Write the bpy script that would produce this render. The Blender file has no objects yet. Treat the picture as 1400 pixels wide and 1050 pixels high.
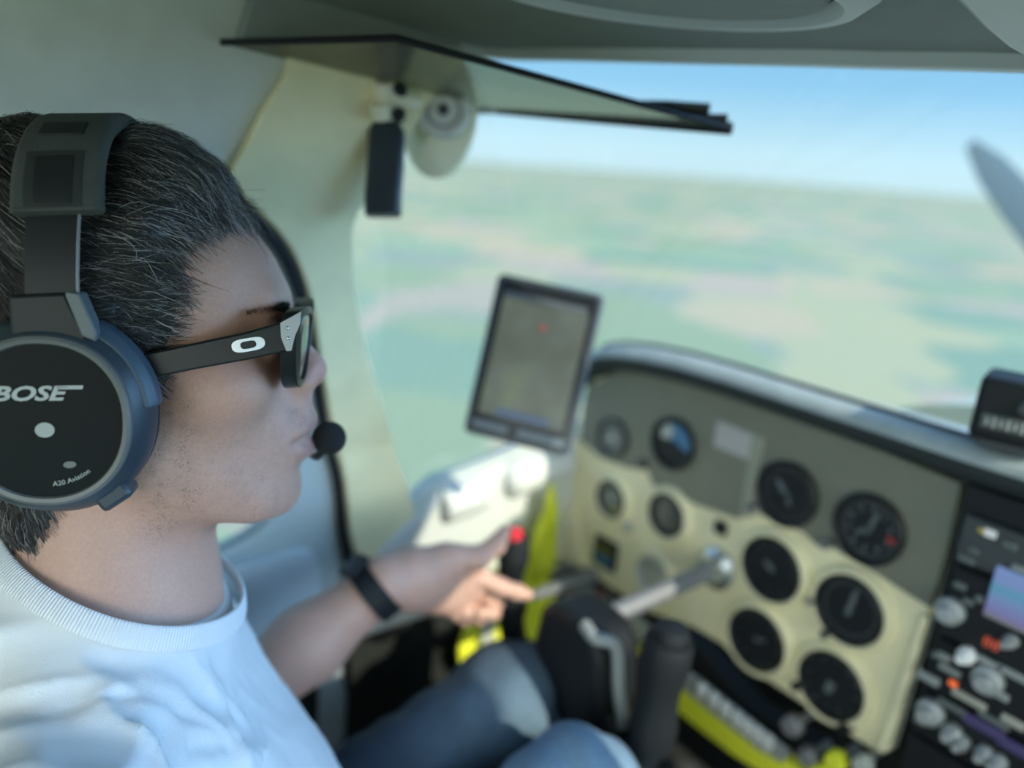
import bpy, bmesh, math, random
import numpy as np
from mathutils import Vector, Matrix
from mathutils import noise as mnoise

random.seed(7)
rng = np.random.default_rng(11)
D = bpy.data
SC = bpy.context.scene
COL = SC.collection
PI = math.pi

# ------------------------------------------------------------------ camera
POS = np.array([0.18, 0.0, 1.0])
A = np.array([0.60439868, 0.7911275, 0.09391228])      # camera right
B = np.array([-0.26993692, 0.0924519, 0.95842929])     # camera up
CF = np.array([-0.7495574, 0.60462379, -0.26943233])   # camera forward
FPX = 1060.0
cam = D.cameras.new('camera')
camo = D.objects.new('camera', cam)
COL.objects.link(camo)
camo.matrix_world = Matrix(((A[0], B[0], -CF[0], POS[0]), (A[1], B[1], -CF[1], POS[1]),
                            (A[2], B[2], -CF[2], POS[2]), (0, 0, 0, 1)))
cam.sensor_fit = 'HORIZONTAL'
cam.sensor_width = 36.0
cam.lens = FPX / 1400 * 36
cam.clip_start = 0.01
cam.clip_end = 3e5
cam.dof.use_dof = True
cam.dof.focus_distance = 0.485
cam.dof.aperture_fstop = 2.1
SC.camera = camo

# ------------------------------------------------------------------ world, sun, exposure
SC.view_settings.view_transform = 'Standard'
SC.view_settings.look = 'None'
SC.view_settings.gamma = 1.0
SC.view_settings.use_curve_mapping = False
SC.view_settings.exposure = 0.45
SC.cycles.max_bounces = 10
SC.cycles.diffuse_bounces = 6
SC.cycles.transparent_max_bounces = 16
SC.cycles.sample_clamp_indirect = 6.0


def ray(px, py):
    return CF + A * (px - 700) / FPX - B * (py - 525) / FPX


_r1, _r2 = ray(650, 212), ray(1400, 266)
HN = np.cross(_r2, _r1)
HN /= np.linalg.norm(HN)
if HN[2] < 0:
    HN = -HN                                           # local vertical: the aircraft is banked a little

W = D.worlds.new('sky')
SC.world = W
W.use_nodes = True
nt = W.node_tree
nt.nodes.clear()
out = nt.nodes.new('ShaderNodeOutputWorld')
bg = nt.nodes.new('ShaderNodeBackground')
tc = nt.nodes.new('ShaderNodeTexCoord')
dot = nt.nodes.new('ShaderNodeVectorMath')
dot.operation = 'DOT_PRODUCT'
dot.inputs[1].default_value = HN
rp = nt.nodes.new('ShaderNodeValToRGB')
els = rp.color_ramp.elements
els[0].position, els[0].color = 0.0, (0.60, 0.83, 0.93, 1)
els[1].position, els[1].color = 1.0, (0.16, 0.36, 0.72, 1)
for p, c in ((0.025, (0.58, 0.84, 0.96, 1)), (0.10, (0.30, 0.62, 0.90, 1)), (0.22, (0.20, 0.47, 0.82, 1)), (0.5, (0.22, 0.46, 0.80, 1))):
    e = els.new(p)
    e.color = c
nt.links.new(tc.outputs['Generated'], dot.inputs[0])
nt.links.new(dot.outputs['Value'], rp.inputs[0])


def sky_fill_lobe(direction, power, colour, prev):
    # glow added to the unseen sky round one direction, as fill light
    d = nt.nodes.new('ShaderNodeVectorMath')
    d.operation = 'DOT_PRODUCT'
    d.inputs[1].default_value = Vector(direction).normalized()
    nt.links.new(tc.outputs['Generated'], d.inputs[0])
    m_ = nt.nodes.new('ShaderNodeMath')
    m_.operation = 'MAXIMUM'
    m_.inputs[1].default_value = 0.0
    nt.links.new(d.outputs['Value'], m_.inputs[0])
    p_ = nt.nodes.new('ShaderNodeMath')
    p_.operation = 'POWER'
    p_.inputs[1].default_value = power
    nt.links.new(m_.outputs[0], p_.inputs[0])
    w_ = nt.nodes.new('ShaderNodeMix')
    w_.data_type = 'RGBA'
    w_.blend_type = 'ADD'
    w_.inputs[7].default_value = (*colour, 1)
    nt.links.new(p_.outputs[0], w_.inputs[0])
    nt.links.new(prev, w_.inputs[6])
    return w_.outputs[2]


sk = sky_fill_lobe((1.2, -0.75, 0.15), 2.5, (4.3, 4.4, 3.75), rp.outputs[0])
sk = sky_fill_lobe((0.80, 0.58, 0.12), 6.0, (2.6, 5.4, 9.8), sk)
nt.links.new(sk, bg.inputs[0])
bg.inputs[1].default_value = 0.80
nt.links.new(bg.outputs[0], out.inputs[0])

sl = D.lights.new('sun', 'SUN')
sl.energy = 4.0
sl.angle = 0.01
sl.color = (1.0, 0.93, 0.76)
so = D.objects.new('sun', sl)
COL.objects.link(so)
SUN = Vector((1.5, 0.24, 1.0)).normalized()
so.rotation_euler = SUN.to_track_quat('Z', 'Y').to_euler()

# ------------------------------------------------------------------ helpers


def onplane(px, py, ax, v):
    r = ray(px, py)
    return POS + r * ((v - POS[ax]) / r[ax])


def atd(px, py, d):
    return POS + ray(px, py) * d


def pxz(px, py, y=0.8505):
    P = onplane(px, py, 1, y)
    return float(P[0]), float(P[2])


def mat(name, col, rough=0.6, metal=0.0, var=0.0, vscale=30.0, bump=0.0, bscale=200.0, spec=0.5, coat=0.0, emit=None, estr=0.0, attr=None, sheen=0.0, sss=0.0):
    m = D.materials.new(name)
    m.use_nodes = True
    n = m.node_tree.nodes
    L = m.node_tree.links
    b = n['Principled BSDF']
    b.inputs['Base Color'].default_value = (*col, 1)
    b.inputs['Roughness'].default_value = rough
    b.inputs['Metallic'].default_value = metal
    b.inputs['Specular IOR Level'].default_value = spec
    b.inputs['Coat Weight'].default_value = coat
    b.inputs['Sheen Weight'].default_value = sheen
    if sss:
        b.inputs['Subsurface Weight'].default_value = sss
        b.inputs['Subsurface Radius'].default_value = (0.006, 0.002, 0.001)
        b.inputs['Subsurface Scale'].default_value = 1.0
    if emit:
        b.inputs['Emission Color'].default_value = (*emit, 1)
        b.inputs['Emission Strength'].default_value = estr
    tcn = n.new('ShaderNodeTexCoord')
    src = None
    if attr:
        an = n.new('ShaderNodeAttribute')
        an.attribute_name = attr
        src = an.outputs['Color']
        L.new(src, b.inputs['Base Color'])
    if var:
        nz = n.new('ShaderNodeTexNoise')
        nz.inputs['Scale'].default_value = vscale
        nz.inputs['Detail'].default_value = 5
        L.new(tcn.outputs['Object'], nz.inputs['Vector'])
        mx = n.new('ShaderNodeMix')
        mx.data_type = 'RGBA'
        mx.blend_type = 'MULTIPLY'
        mx.inputs[0].default_value = 1.0
        if src is not None:
            L.new(src, mx.inputs[6])
        else:
            mx.inputs[6].default_value = (*col, 1)
        rr = n.new('ShaderNodeMapRange')
        rr.inputs[1].default_value = 0.3
        rr.inputs[2].default_value = 0.7
        rr.inputs[3].default_value = 1 - var
        rr.inputs[4].default_value = 1 + var
        L.new(nz.outputs['Fac'], rr.inputs[0])
        L.new(rr.outputs[0], mx.inputs[7])
        L.new(mx.outputs[2], b.inputs['Base Color'])
    if bump:
        nb = n.new('ShaderNodeTexNoise')
        nb.inputs['Scale'].default_value = bscale
        nb.inputs['Detail'].default_value = 4
        L.new(tcn.outputs['Object'], nb.inputs['Vector'])
        bp = n.new('ShaderNodeBump')
        bp.inputs['Strength'].default_value = bump
        bp.inputs['Distance'].default_value = 0.002
        L.new(nb.outputs['Fac'], bp.inputs['Height'])
        L.new(bp.outputs[0], b.inputs['Normal'])
    return m


def mesh_obj(name, verts, faces, m, parent=None, sharp=40, smooth=True):
    me = D.meshes.new(name)
    me.from_pydata([tuple(map(float, v)) for v in verts], [], faces)
    me.update()
    if smooth and len(me.polygons):
        me.polygons.foreach_set('use_smooth', [True] * len(me.polygons))
        if sharp:
            me.set_sharp_from_angle(angle=math.radians(sharp))
    o = D.objects.new(name, me)
    COL.objects.link(o)
    if m is not None:
        for q in (m if isinstance(m, (list, tuple)) else [m]):
            me.materials.append(q)
    if parent is not None:
        o.parent = parent
    return o


def quads_obj(name, V, Q, m, parent=None, sharp=None):
    """numpy quads / tris"""
    me = D.meshes.new(name)
    V = np.ascontiguousarray(V, dtype=np.float32)
    Q = np.ascontiguousarray(Q, dtype=np.int32)
    k = Q.shape[1]
    me.vertices.add(len(V))
    me.vertices.foreach_set('co', V.ravel())
    me.loops.add(Q.size)
    me.loops.foreach_set('vertex_index', Q.ravel())
    me.polygons.add(len(Q))
    me.polygons.foreach_set('loop_start', np.arange(0, Q.size, k, dtype=np.int32))
    me.polygons.foreach_set('use_smooth', np.ones(len(Q), dtype=bool))
    me.update(calc_edges=True)
    me.validate()
    if sharp:
        me.set_sharp_from_angle(angle=math.radians(sharp))
    o = D.objects.new(name, me)
    COL.objects.link(o)
    me.materials.append(m)
    if parent is not None:
        o.parent = parent
    return o


def tag(o, label=None, cat=None, group=None, kind=None):
    if label:
        o['label'] = label
    if cat:
        o['category'] = cat
    if group:
        o['group'] = group
    if kind:
        o['kind'] = kind
    return o


def thing(name, label, cat, loc=(0, 0, 0), mw=None, group=None):
    o = D.objects.new(name, None)
    o.empty_display_size = 0.02
    COL.objects.link(o)
    if mw is not None:
        o.matrix_world = mw
    else:
        o.location = loc
    return tag(o, label, cat, group)


class MB:
    """collects simple shapes into one mesh"""

    def __init__(self, xf=None):
        self.v = []
        self.f = []
        self.xf = xf

    def add(self, vs, fs):
        k = len(self.v)
        if self.xf is not None:
            vs = [self.xf @ Vector(v) for v in vs]
        self.v += [tuple(v) for v in vs]
        self.f += [tuple(i + k for i in f) for f in fs]
        return self

    def box(self, c, s, rot=None):
        vs = [Vector((x * s[0] / 2, y * s[1] / 2, z * s[2] / 2)) for x in (-1, 1) for y in (-1, 1) for z in (-1, 1)]
        if rot is not None:
            vs = [rot @ v for v in vs]
        vs = [v + Vector(c) for v in vs]
        return self.add(vs, [(0, 1, 3, 2), (4, 6, 7, 5), (0, 4, 5, 1), (2, 3, 7, 6), (0, 2, 6, 4), (1, 5, 7, 3)])

    def prism(self, poly, a, b, axes):
        """poly of 2D points extruded from a to b; axes maps (p, q, t) to xyz"""
        n = len(poly)
        ar = sum(poly[i][0] * poly[(i + 1) % n][1] - poly[(i + 1) % n][0] * poly[i][1] for i in range(n))
        if ar < 0:
            poly = poly[::-1]
        vs = [axes(p, q, a) for p, q in poly] + [axes(p, q, b) for p, q in poly]
        fs = [tuple(range(n))[::-1], tuple(range(n, 2 * n))] + [(i, (i + 1) % n, n + (i + 1) % n, n + i) for i in range(n)]
        return self.add(vs, fs)

    def lathe(self, prof, n=40, fn=None, cap=True):
        """prof: (radius, height) about z; fn maps xyz on"""
        vs = []
        for r, z in prof:
            for i in range(n):
                t = 2 * PI * i / n
                p = (r * math.cos(t), r * math.sin(t), z)
                vs.append(fn(p) if fn else p)
        fs = []
        for j in range(len(prof) - 1):
            for i in range(n):
                k = (i + 1) % n
                fs.append((j * n + i, j * n + k, (j + 1) * n + k, (j + 1) * n + i))
        if cap:
            fs.append(tuple(range(n))[::-1])
            fs.append(tuple(range((len(prof) - 1) * n, len(prof) * n)))
        return self.add(vs, fs)

    def cyl(self, p0, p1, r0, r1=None, n=24):
        r1 = r0 if r1 is None else r1
        return self.tube([p0, p1], [r0, r1], n)

    def tube(self, path, r, n=12, closed=False, flat=None):
        P = [Vector(p) for p in path]
        m = len(P)
        R = r if isinstance(r, (list, tuple)) else [r] * m
        vs, fs = [], []
        t0 = (P[1] - P[0]).normalized()
        u = t0.orthogonal().normalized()
        for i in range(m):
            a = P[(i - 1) % m] if (closed or i > 0) else P[i]
            b = P[(i + 1) % m] if (closed or i < m - 1) else P[i]
            t = (b - a).normalized()
            u = (u - t * u.dot(t)).normalized()
            w = t.cross(u)
            for k in range(n):
                an = 2 * PI * k / n
                vs.append(P[i] + (u * math.cos(an) + w * math.sin(an)) * R[i])
        for i in range(m if closed else m - 1):
            j = (i + 1) % m
            for k in range(n):
                l = (k + 1) % n
                fs.append((i * n + k, i * n + l, j * n + l, j * n + k))
        if not closed:
            fs.append(tuple(range(n))[::-1])
            fs.append(tuple(range((m - 1) * n, m * n)))
        return self.add(vs, fs)

    def sphere(self, c, r, n=24, m=14):
        if not isinstance(r, (list, tuple)):
            r = (r, r, r)
        vs, fs = [], []
        for j in range(m + 1):
            ph = PI * j / m
            for i in range(n):
                t = 2 * PI * i / n
                vs.append((c[0] + r[0] * math.sin(ph) * math.cos(t), c[1] + r[1] * math.sin(ph) * math.sin(t), c[2] - r[2] * math.cos(ph)))
        for j in range(m):
            for i in range(n):
                k = (i + 1) % n
                fs.append((j * n + i, j * n + k, (j + 1) * n + k, (j + 1) * n + i))
        return self.add(vs, fs)

    def sweep(self, path, frame, sect, closed=False):
        """path of centres, frame(i) -> (u, w) unit vectors, sect list of (a, b)"""
        n = len(sect)
        m = len(path)
        vs, fs = [], []
        for i, p in enumerate(path):
            u, w = frame(i)
            for a, b in sect:
                vs.append(Vector(p) + Vector(u) * a + Vector(w) * b)
        for i in range(m if closed else m - 1):
            j = (i + 1) % m
            for k in range(n):
                l = (k + 1) % n
                fs.append((i * n + k, i * n + l, j * n + l, j * n + k))
        if not closed:
            fs.append(tuple(range(n))[::-1])
            fs.append(tuple(range((m - 1) * n, m * n)))
        return self.add(vs, fs)

    def build(self, name, m, parent=None, bevel=0, seg=2, sharp=40, fix=True):
        if fix:
            bm = bmesh.new()
            vv = [bm.verts.new(v) for v in self.v]
            for f in self.f:
                try:
                    bm.faces.new([vv[i] for i in f])
                except ValueError:
                    pass
            bmesh.ops.remove_doubles(bm, verts=bm.verts, dist=1e-6)
            bmesh.ops.recalc_face_normals(bm, faces=bm.faces)
            me = D.meshes.new(name)
            bm.to_mesh(me)
            bm.free()
            me.polygons.foreach_set('use_smooth', [True] * len(me.polygons))
            if sharp:
                me.set_sharp_from_angle(angle=math.radians(sharp))
            o = D.objects.new(name, me)
            COL.objects.link(o)
            if m is not None:
                me.materials.append(m)
            if parent is not None:
                o.parent = parent
        else:
            o = mesh_obj(name, self.v, self.f, m, parent, sharp)
        if bevel:
            md = o.modifiers.new('bevel', 'BEVEL')
            md.width = bevel
            md.segments = seg
            md.limit_method = 'ANGLE'
            md.angle_limit = math.radians(35)
        return o


def text_geo(body, size, extrude=0.0, shear=0.0, offset=0.0, align='CENTER'):
    cu = D.curves.new('txt', 'FONT')
    cu.body = body
    cu.size = size
    cu.extrude = extrude
    cu.shear = shear
    cu.offset = offset
    cu.align_x = align
    cu.align_y = 'CENTER'
    cu.resolution_u = 3
    o = D.objects.new('txt', cu)
    COL.objects.link(o)
    dg = bpy.context.evaluated_depsgraph_get()
    me = D.meshes.new_from_object(o.evaluated_get(dg))
    vs = [tuple(v.co) for v in me.vertices]
    fs = [tuple(p.vertices) for p in me.polygons]
    D.objects.remove(o)
    D.curves.remove(cu)
    D.meshes.remove(me)
    return vs, fs


def smoothpath(pts, n=8, closed=False):
    """Catmull-Rom"""
    P = [np.array(p, float) for p in pts]
    m = len(P)
    o = []
    for i in range(m if closed else m - 1):
        p0 = P[(i - 1) % m] if (closed or i > 0) else P[0]
        p1, p2 = P[i], P[(i + 1) % m]
        p3 = P[(i + 2) % m] if (closed or i < m - 2) else P[-1]
        for k in range(n):
            t = k / n
            o.append(0.5 * (2 * p1 + (p2 - p0) * t + (2 * p0 - 5 * p1 + 4 * p2 - p3) * t * t + (3 * p1 - p0 - 3 * p2 + p3) * t ** 3))
    if not closed:
        o.append(P[-1])
    return [tuple(map(float, q)) for q in o]


XZ = lambda p, q, t: (p, t, q)          # polygon in x, z; extruded along y
YZ = lambda p, q, t: (t, p, q)

# ------------------------------------------------------------------ materials
M = {}
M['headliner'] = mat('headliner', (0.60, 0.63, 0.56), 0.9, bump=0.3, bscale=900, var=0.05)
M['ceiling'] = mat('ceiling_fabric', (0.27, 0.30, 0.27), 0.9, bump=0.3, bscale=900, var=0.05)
M['beige'] = mat('beige_trim_plastic', (0.82, 0.75, 0.45), 0.5, bump=0.15, bscale=500, var=0.05)
M['palegrey'] = mat('pale_grey_plastic', (0.62, 0.64, 0.60), 0.5, bump=0.1, bscale=500)
M['overhead'] = mat('overhead_grey_plastic', (0.50, 0.53, 0.51), 0.45, bump=0.1, bscale=500)
M['doorpanel'] = mat('door_panel_vinyl', (0.58, 0.66, 0.70), 0.55, bump=0.2, bscale=600, var=0.06)
M['doorframe'] = mat('door_frame_grey', (0.42, 0.49, 0.48), 0.5)
M['rubber'] = mat('black_rubber', (0.010, 0.012, 0.014), 0.6, spec=0.3)
M['black'] = mat('black_plastic', (0.010, 0.012, 0.014), 0.5, bump=0.1, bscale=400, spec=0.3)
M['charcoal'] = mat('charcoal_plastic', (0.05, 0.056, 0.06), 0.5)
M['darkcarpet'] = mat('dark_carpet', (0.012, 0.015, 0.013), 0.95, bump=0.6, bscale=900, var=0.3)
M['glare'] = mat('glareshield_vinyl', (0.36, 0.41, 0.41), 0.62, bump=0.4, bscale=700, var=0.12)
M['panel'] = mat('panel_beige', (0.86, 0.80, 0.53), 0.5, bump=0.2, bscale=600, var=0.05)
M['plate'] = mat('panel_plate_grey', (0.20, 0.205, 0.16), 0.5, bump=0.1, bscale=500, var=0.04)
M['dial'] = mat('dial_black', (0.014, 0.017, 0.020), 0.45, spec=0.3)
M['dialgrey'] = mat('dial_grey', (0.16, 0.18, 0.165), 0.35, coat=0.4)
M['dialpale'] = mat('dial_pale_grey', (0.36, 0.38, 0.35), 0.4, coat=0.3)
M['bezel'] = mat('bezel_black', (0.012, 0.014, 0.016), 0.35)
M['white'] = mat('white_marks', (0.75, 0.76, 0.74), 0.5)
M['chrome'] = mat('metal_knob', (0.62, 0.65, 0.66), 0.25, metal=0.9)
M['steel'] = mat('grey_metal', (0.27, 0.275, 0.29), 0.45, metal=0.4)
M['yellow'] = mat('hi_vis_yellow', (0.80, 0.83, 0.04), 0.7, bump=0.3, bscale=500, var=0.08)
M['redp'] = mat('red_plastic', (0.65, 0.03, 0.04), 0.4)
M['skyblue'] = mat('dial_blue', (0.05, 0.19, 0.38), 0.3, coat=0.4)

# ------------------------------------------------------------------ outside: land
me_c = Vector(POS) - Vector(HN) * 700
gq = Vector(HN).to_track_quat('Z', 'Y')
gm = D.materials.new('farmland')
gm.use_nodes = True
n = gm.node_tree.nodes
L = gm.node_tree.links
b = n['Principled BSDF']
b.inputs['Roughness'].default_value = 1.0
b.inputs['Specular IOR Level'].default_value = 0.0
tcn = n.new('ShaderNodeTexCoord')
mp = n.new('ShaderNodeMapping')
mp.inputs['Rotation'].default_value = (0, 0, 0.5)
L.new(tcn.outputs['Object'], mp.inputs[0])
nz = n.new('ShaderNodeTexNoise')
nz.inputs['Scale'].default_value = 0.0016
nz.inputs['Detail'].default_value = 3
L.new(mp.outputs[0], nz.inputs['Vector'])
wa = n.new('ShaderNodeVectorMath')
wa.operation = 'MULTIPLY_ADD'
wa.inputs[1].default_value = (120, 120, 0)
L.new(nz.outputs['Color'], wa.inputs[0])
L.new(mp.outputs[0], wa.inputs[2])
vo = n.new('ShaderNodeTexVoronoi')
vo.distance = 'CHEBYCHEV'
vo.inputs['Scale'].default_value = 0.0014
vo.inputs['Randomness'].default_value = 0.8
L.new(wa.outputs[0], vo.inputs['Vector'])
cr = n.new('ShaderNodeValToRGB')
cr.color_ramp.interpolation = 'CONSTANT'
ce = cr.color_ramp.elements
ce[0].position, ce[0].color = 0.0, (0.201, 0.265, 0.187, 1)
ce[1].position, ce[1].color = 0.22, (0.303, 0.313, 0.217, 1)
for p, c in ((0.42, (0.154, 0.243, 0.202, 1)), (0.55, (0.366, 0.313, 0.234, 1)), (0.68, (0.218, 0.297, 0.217, 1)), (0.8, (0.327, 0.282, 0.257, 1)), (0.9, (0.201, 0.250, 0.226, 1))):
    e = ce.new(p)
    e.color = c
sx = n.new('ShaderNodeSeparateColor')
L.new(vo.outputs['Color'], sx.inputs[0])
L.new(sx.outputs[0], cr.inputs[0])
nz2 = n.new('ShaderNodeTexNoise')
nz2.inputs['Scale'].default_value = 0.0004
L.new(mp.outputs[0], nz2.inputs['Vector'])
mx = n.new('ShaderNodeMix')
mx.data_type = 'RGBA'
mx.inputs[6].default_value = (0.24, 0.29, 0.22, 1)
mr = n.new('ShaderNodeMapRange')
mr.inputs[1].default_value, mr.inputs[2].default_value = 0.35, 0.65
mr.inputs[3].default_value, mr.inputs[4].default_value = 0.65, 1.0
L.new(nz2.outputs['Fac'], mr.inputs[0])
L.new(mr.outputs[0], mx.inputs[0])
L.new(cr.outputs[0], mx.inputs[7])
L.new(mx.outputs[2], b.inputs['Base Color'])
S = 9e4
g = mesh_obj('ground', [(-S, -S, 0), (S, -S, 0), (S, S, 0), (-S, S, 0)], [(0, 1, 2, 3)], gm, smooth=False)
g.rotation_mode = 'QUATERNION'
g.rotation_quaternion = gq
g.location = me_c
tag(g, kind='structure')


def wallx(z):
    return -0.70 if z < 0.62 else -0.70 + (z - 0.62) / 0.46 * 0.13


def onwall(px, py, off=0.0):
    """where a sight line meets the cabin's left side wall -> (y, z)"""
    r = ray(px, py)
    lo, hi = 0.3, 2.0
    for _ in range(50):
        t = (lo + hi) / 2
        P = POS + r * t
        if P[0] < wallx(P[2]) + off:
            hi = t
        else:
            lo = t
    return float(P[1]), float(P[2])


def wall_piece(name, outer, holes, m, off, thick, parent=None):
    """polygon with holes in (y, z) laid on the side wall, off inward, thick outward"""
    bm = bmesh.new()
    es = []
    for loop in [outer] + holes:
        vs = [bm.verts.new((0, p[0], p[1])) for p in loop]
        es += [bm.edges.new((vs[i], vs[(i + 1) % len(vs)])) for i in range(len(vs))]
    bmesh.ops.triangle_fill(bm, use_beauty=True, use_dissolve=False, edges=es, normal=(1, 0, 0))
    geom = bm.verts[:] + bm.edges[:] + bm.faces[:]
    bmesh.ops.bisect_plane(bm, geom=geom, plane_co=(0, 0, 0.62), plane_no=(0, 0, 1))
    bmesh.ops.recalc_face_normals(bm, faces=bm.faces)
    for f in bm.faces:
        if f.normal.x < 0:
            f.normal_flip()
    for v in bm.verts:
        v.co.x = wallx(v.co.z) + off
    r = bmesh.ops.extrude_face_region(bm, geom=bm.faces[:])
    for v in [e for e in r['geom'] if isinstance(e, bmesh.types.BMVert)]:
        v.co.x -= thick
    bmesh.ops.recalc_face_normals(bm, faces=bm.faces)
    me = D.meshes.new(name)
    bm.to_mesh(me)
    bm.free()
    me.polygons.foreach_set('use_smooth', [True] * len(me.polygons))
    me.set_sharp_from_angle(angle=math.radians(35))
    o = D.objects.new(name, me)
    COL.objects.link(o)
    me.materials.append(m)
    if parent:
        o.parent = parent
    return o


# ------------------------------------------------------------------ cabin shell
seal = smoothpath([(-0.30, 0.955), (0.10, 0.965), (0.20, 0.962), (0.25, 0.948), (0.285, 0.922), (0.318, 0.888), (0.346, 0.834), (0.372, 0.75),
                   (0.400, 0.66), (0.425, 0.585), (0.437, 0.50), (0.449, 0.42), (0.45, 0.10), (0.40, 0.07), (-0.30, 0.07), (-0.34, 0.12), (-0.35, 0.5), (-0.34, 0.90)], 5, True)
ws_edge = smoothpath([(0.545, 0.515), (0.512, 0.60), (0.479, 0.675), (0.440, 0.760), (0.415, 0.823), (0.396, 0.89), (0.392, 0.927), (0.405, 0.957), (0.432, 1.01), (0.462, 1.07), (0.495, 1.115)], 4)
door_open = [(y, z) for y, z in seal]
sill_line = [(0.59, 0.545), (0.66, 0.553), (0.73, 0.570), (0.86, 0.590), (1.25, 0.62)]
outer = [(-0.45, 0.0), (1.25, 0.0)] + sill_line[::-1] + ws_edge + [(0.40, 1.125), (-0.45, 1.125)]
w = wall_piece('wall_left', outer, [door_open[::-1]], M['headliner'], 0.0, 0.03)
tag(w, kind='structure')

# beige pillar trim between the door seal and the windshield
def off_seal(i, d):
    p0, p1 = seal[i - 1], seal[(i + 1) % len(seal)]
    tx, tz = p1[0] - p0[0], p1[1] - p0[1]
    l = math.hypot(tx, tz)
    return seal[i][0] - tz / l * d, seal[i][1] + tx / l * d


idx = [i for i, p in enumerate(seal) if p[0] > 0.235 and 0.33 < p[1] < 0.96]
tr = [off_seal(i, 0.008) for i in idx]
groove = smoothpath([(0.278, 1.118), (0.290, 1.09), (0.297, 1.066), (0.279, 1.03), (0.258, 0.98), (0.243, 0.955)], 4)
t1 = wall_piece('trim_1', groove + tr[1:] + [(0.50, 0.36), (0.55, 0.42)] + ws_edge + [(0.42, 1.118)], [], M['beige'], 0.012, 0.012)
tag(t1, kind='structure')
md = t1.modifiers.new('b', 'BEVEL')
md.width = 0.008
md.segments = 3
md.limit_method = 'ANGLE'

# door with its window
dr = thing('door_1', None, None, (wallx(0.5), 0.05, 0.07))
tag(dr, kind='structure')


def keep(o, p):
    o.parent = p
    o.matrix_parent_inverse = Matrix.Translation(-Vector(p.location)) if p.rotation_euler.to_quaternion().angle < 1e-6 and abs(p.scale[0] - 1) < 1e-6 else p.matrix_world.inverted()
    return o


win = smoothpath([(-0.22, 0.915), (0.18, 0.918), (0.245, 0.90), (0.285, 0.86), (0.312, 0.80), (0.338, 0.72), (0.358, 0.64), (0.362, 0.58), (0.335, 0.53), (0.285, 0.505),
                  (0.20, 0.495), (-0.24, 0.49), (-0.29, 0.54), (-0.29, 0.86)], 5, True)
inn = [off_seal(i, -0.004) for i in range(len(seal))]
keep(wall_piece('door_frame', inn, [win[::-1]], M['doorframe'], -0.004, 0.03), dr)
pn = smoothpath([(0.300, 0.488), (0.375, 0.490), (0.398, 0.470), (0.405, 0.40), (0.405, 0.12), (-0.28, 0.10), (-0.29, 0.45), (-0.25, 0.478), (0.1, 0.482)], 5, True)
dp = keep(wall_piece('door_panel', pn, [], M['doorpanel'], 0.012, 0.014), dr)
md = dp.modifiers.new('b', 'BEVEL')
md.width = 0.008
md.segments = 3
md.limit_method = 'ANGLE'
keep(wall_piece('door_shade_patch', [(0.05, 0.11), (0.40, 0.13), (0.40, 0.345), (0.36, 0.365), (0.05, 0.365)], [], M['darkcarpet'], 0.024, 0.012), dr)  # dark patch put in for the shade low on the door
m = MB()
m.tube([(wallx(z) + 0.004, y, z) for y, z in seal], 0.0062, 8, closed=True)
keep(m.build('door_seal', M['rubber']), dr)
m = MB()
m.tube([(wallx(z) + 0.0, y, z) for y, z in win], 0.006, 8, closed=True)
keep(m.build('window_gasket', M['doorframe']), dr)

glassm = D.materials.new('clear_acrylic')
glassm.use_nodes = True
n = glassm.node_tree.nodes
L = glassm.node_tree.links
n.clear()
om = n.new('ShaderNodeOutputMaterial')
tr_ = n.new('ShaderNodeBsdfTransparent')
tr_.inputs[0].default_value = (0.95, 0.98, 0.97, 1)
gl = n.new('ShaderNodeBsdfGlossy')
gl.inputs['Roughness'].default_value = 0.02
fr = n.new('ShaderNodeFresnel')
fr.inputs[0].default_value = 1.45
ms = n.new('ShaderNodeMixShader')
L.new(fr.outputs[0], ms.inputs[0])
L.new(tr_.outputs[0], ms.inputs[1])
L.new(gl.outputs[0], ms.inputs[2])
L.new(ms.outputs[0], om.inputs[0])
M['glass'] = glassm
wg = wall_piece('window_1', win, [], M['glass'], -0.022, 0.003)
tag(wg, kind='structure')

# ceiling: curved headliner, front edge follows the top of the windshield
edge_px = [(640, 76), (700, 76), (800, 77), (900, 79), (1000, 81), (1100, 83), (1200, 86), (1300, 88), (1400, 91)]
ZE = 1.112
front = [(-0.575, 0.44), (-0.566, 0.497)] + [tuple(onplane(px, py, 2, ZE)[:2]) for px, py in edge_px[1:]]
fx = [p[0] for p in front] + [0.05, 0.30, 0.60]
fy = [p[1] for p in front] + [0.745, 0.70, 0.50]
xs = np.linspace(-0.575, 0.60, 60)
yf = np.interp(xs, fx, fy)


def ceil_z(x, t):
    e = max(0.0, 1 - (abs(x) / 0.60) ** 3.0)
    back = min(1.0, max(0.0, t))
    return ZE + e * 0.06 * back ** 0.8


V, F_ = [], []
NR = 26
for i, x in enumerate(xs):
    for j in range(NR):
        s = j / (NR - 1)
        y = yf[i] - 0.02 - s * s * (yf[i] + 0.95)
        t = (yf[i] - 0.02 - y) / 0.32
        V.append((x, y, ceil_z(x, t)))
for i in range(len(xs) - 1):
    for j in range(NR - 1):
        a = i * NR + j
        F_.append((a, a + NR, a + NR + 1, a + 1))
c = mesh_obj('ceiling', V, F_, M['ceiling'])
md = c.modifiers.new('s', 'SOLIDIFY')
md.thickness = 0.03
md.offset = -1
tag(c, kind='structure')
lowr = [onwall(px, py) for px, py in ((318, 61), (440, 59), (541, 57), (600, 66), (648, 80))]
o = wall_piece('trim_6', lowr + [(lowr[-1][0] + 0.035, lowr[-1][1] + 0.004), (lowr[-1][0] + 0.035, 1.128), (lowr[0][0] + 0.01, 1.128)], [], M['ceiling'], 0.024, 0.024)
tag(o, kind='structure')
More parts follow.
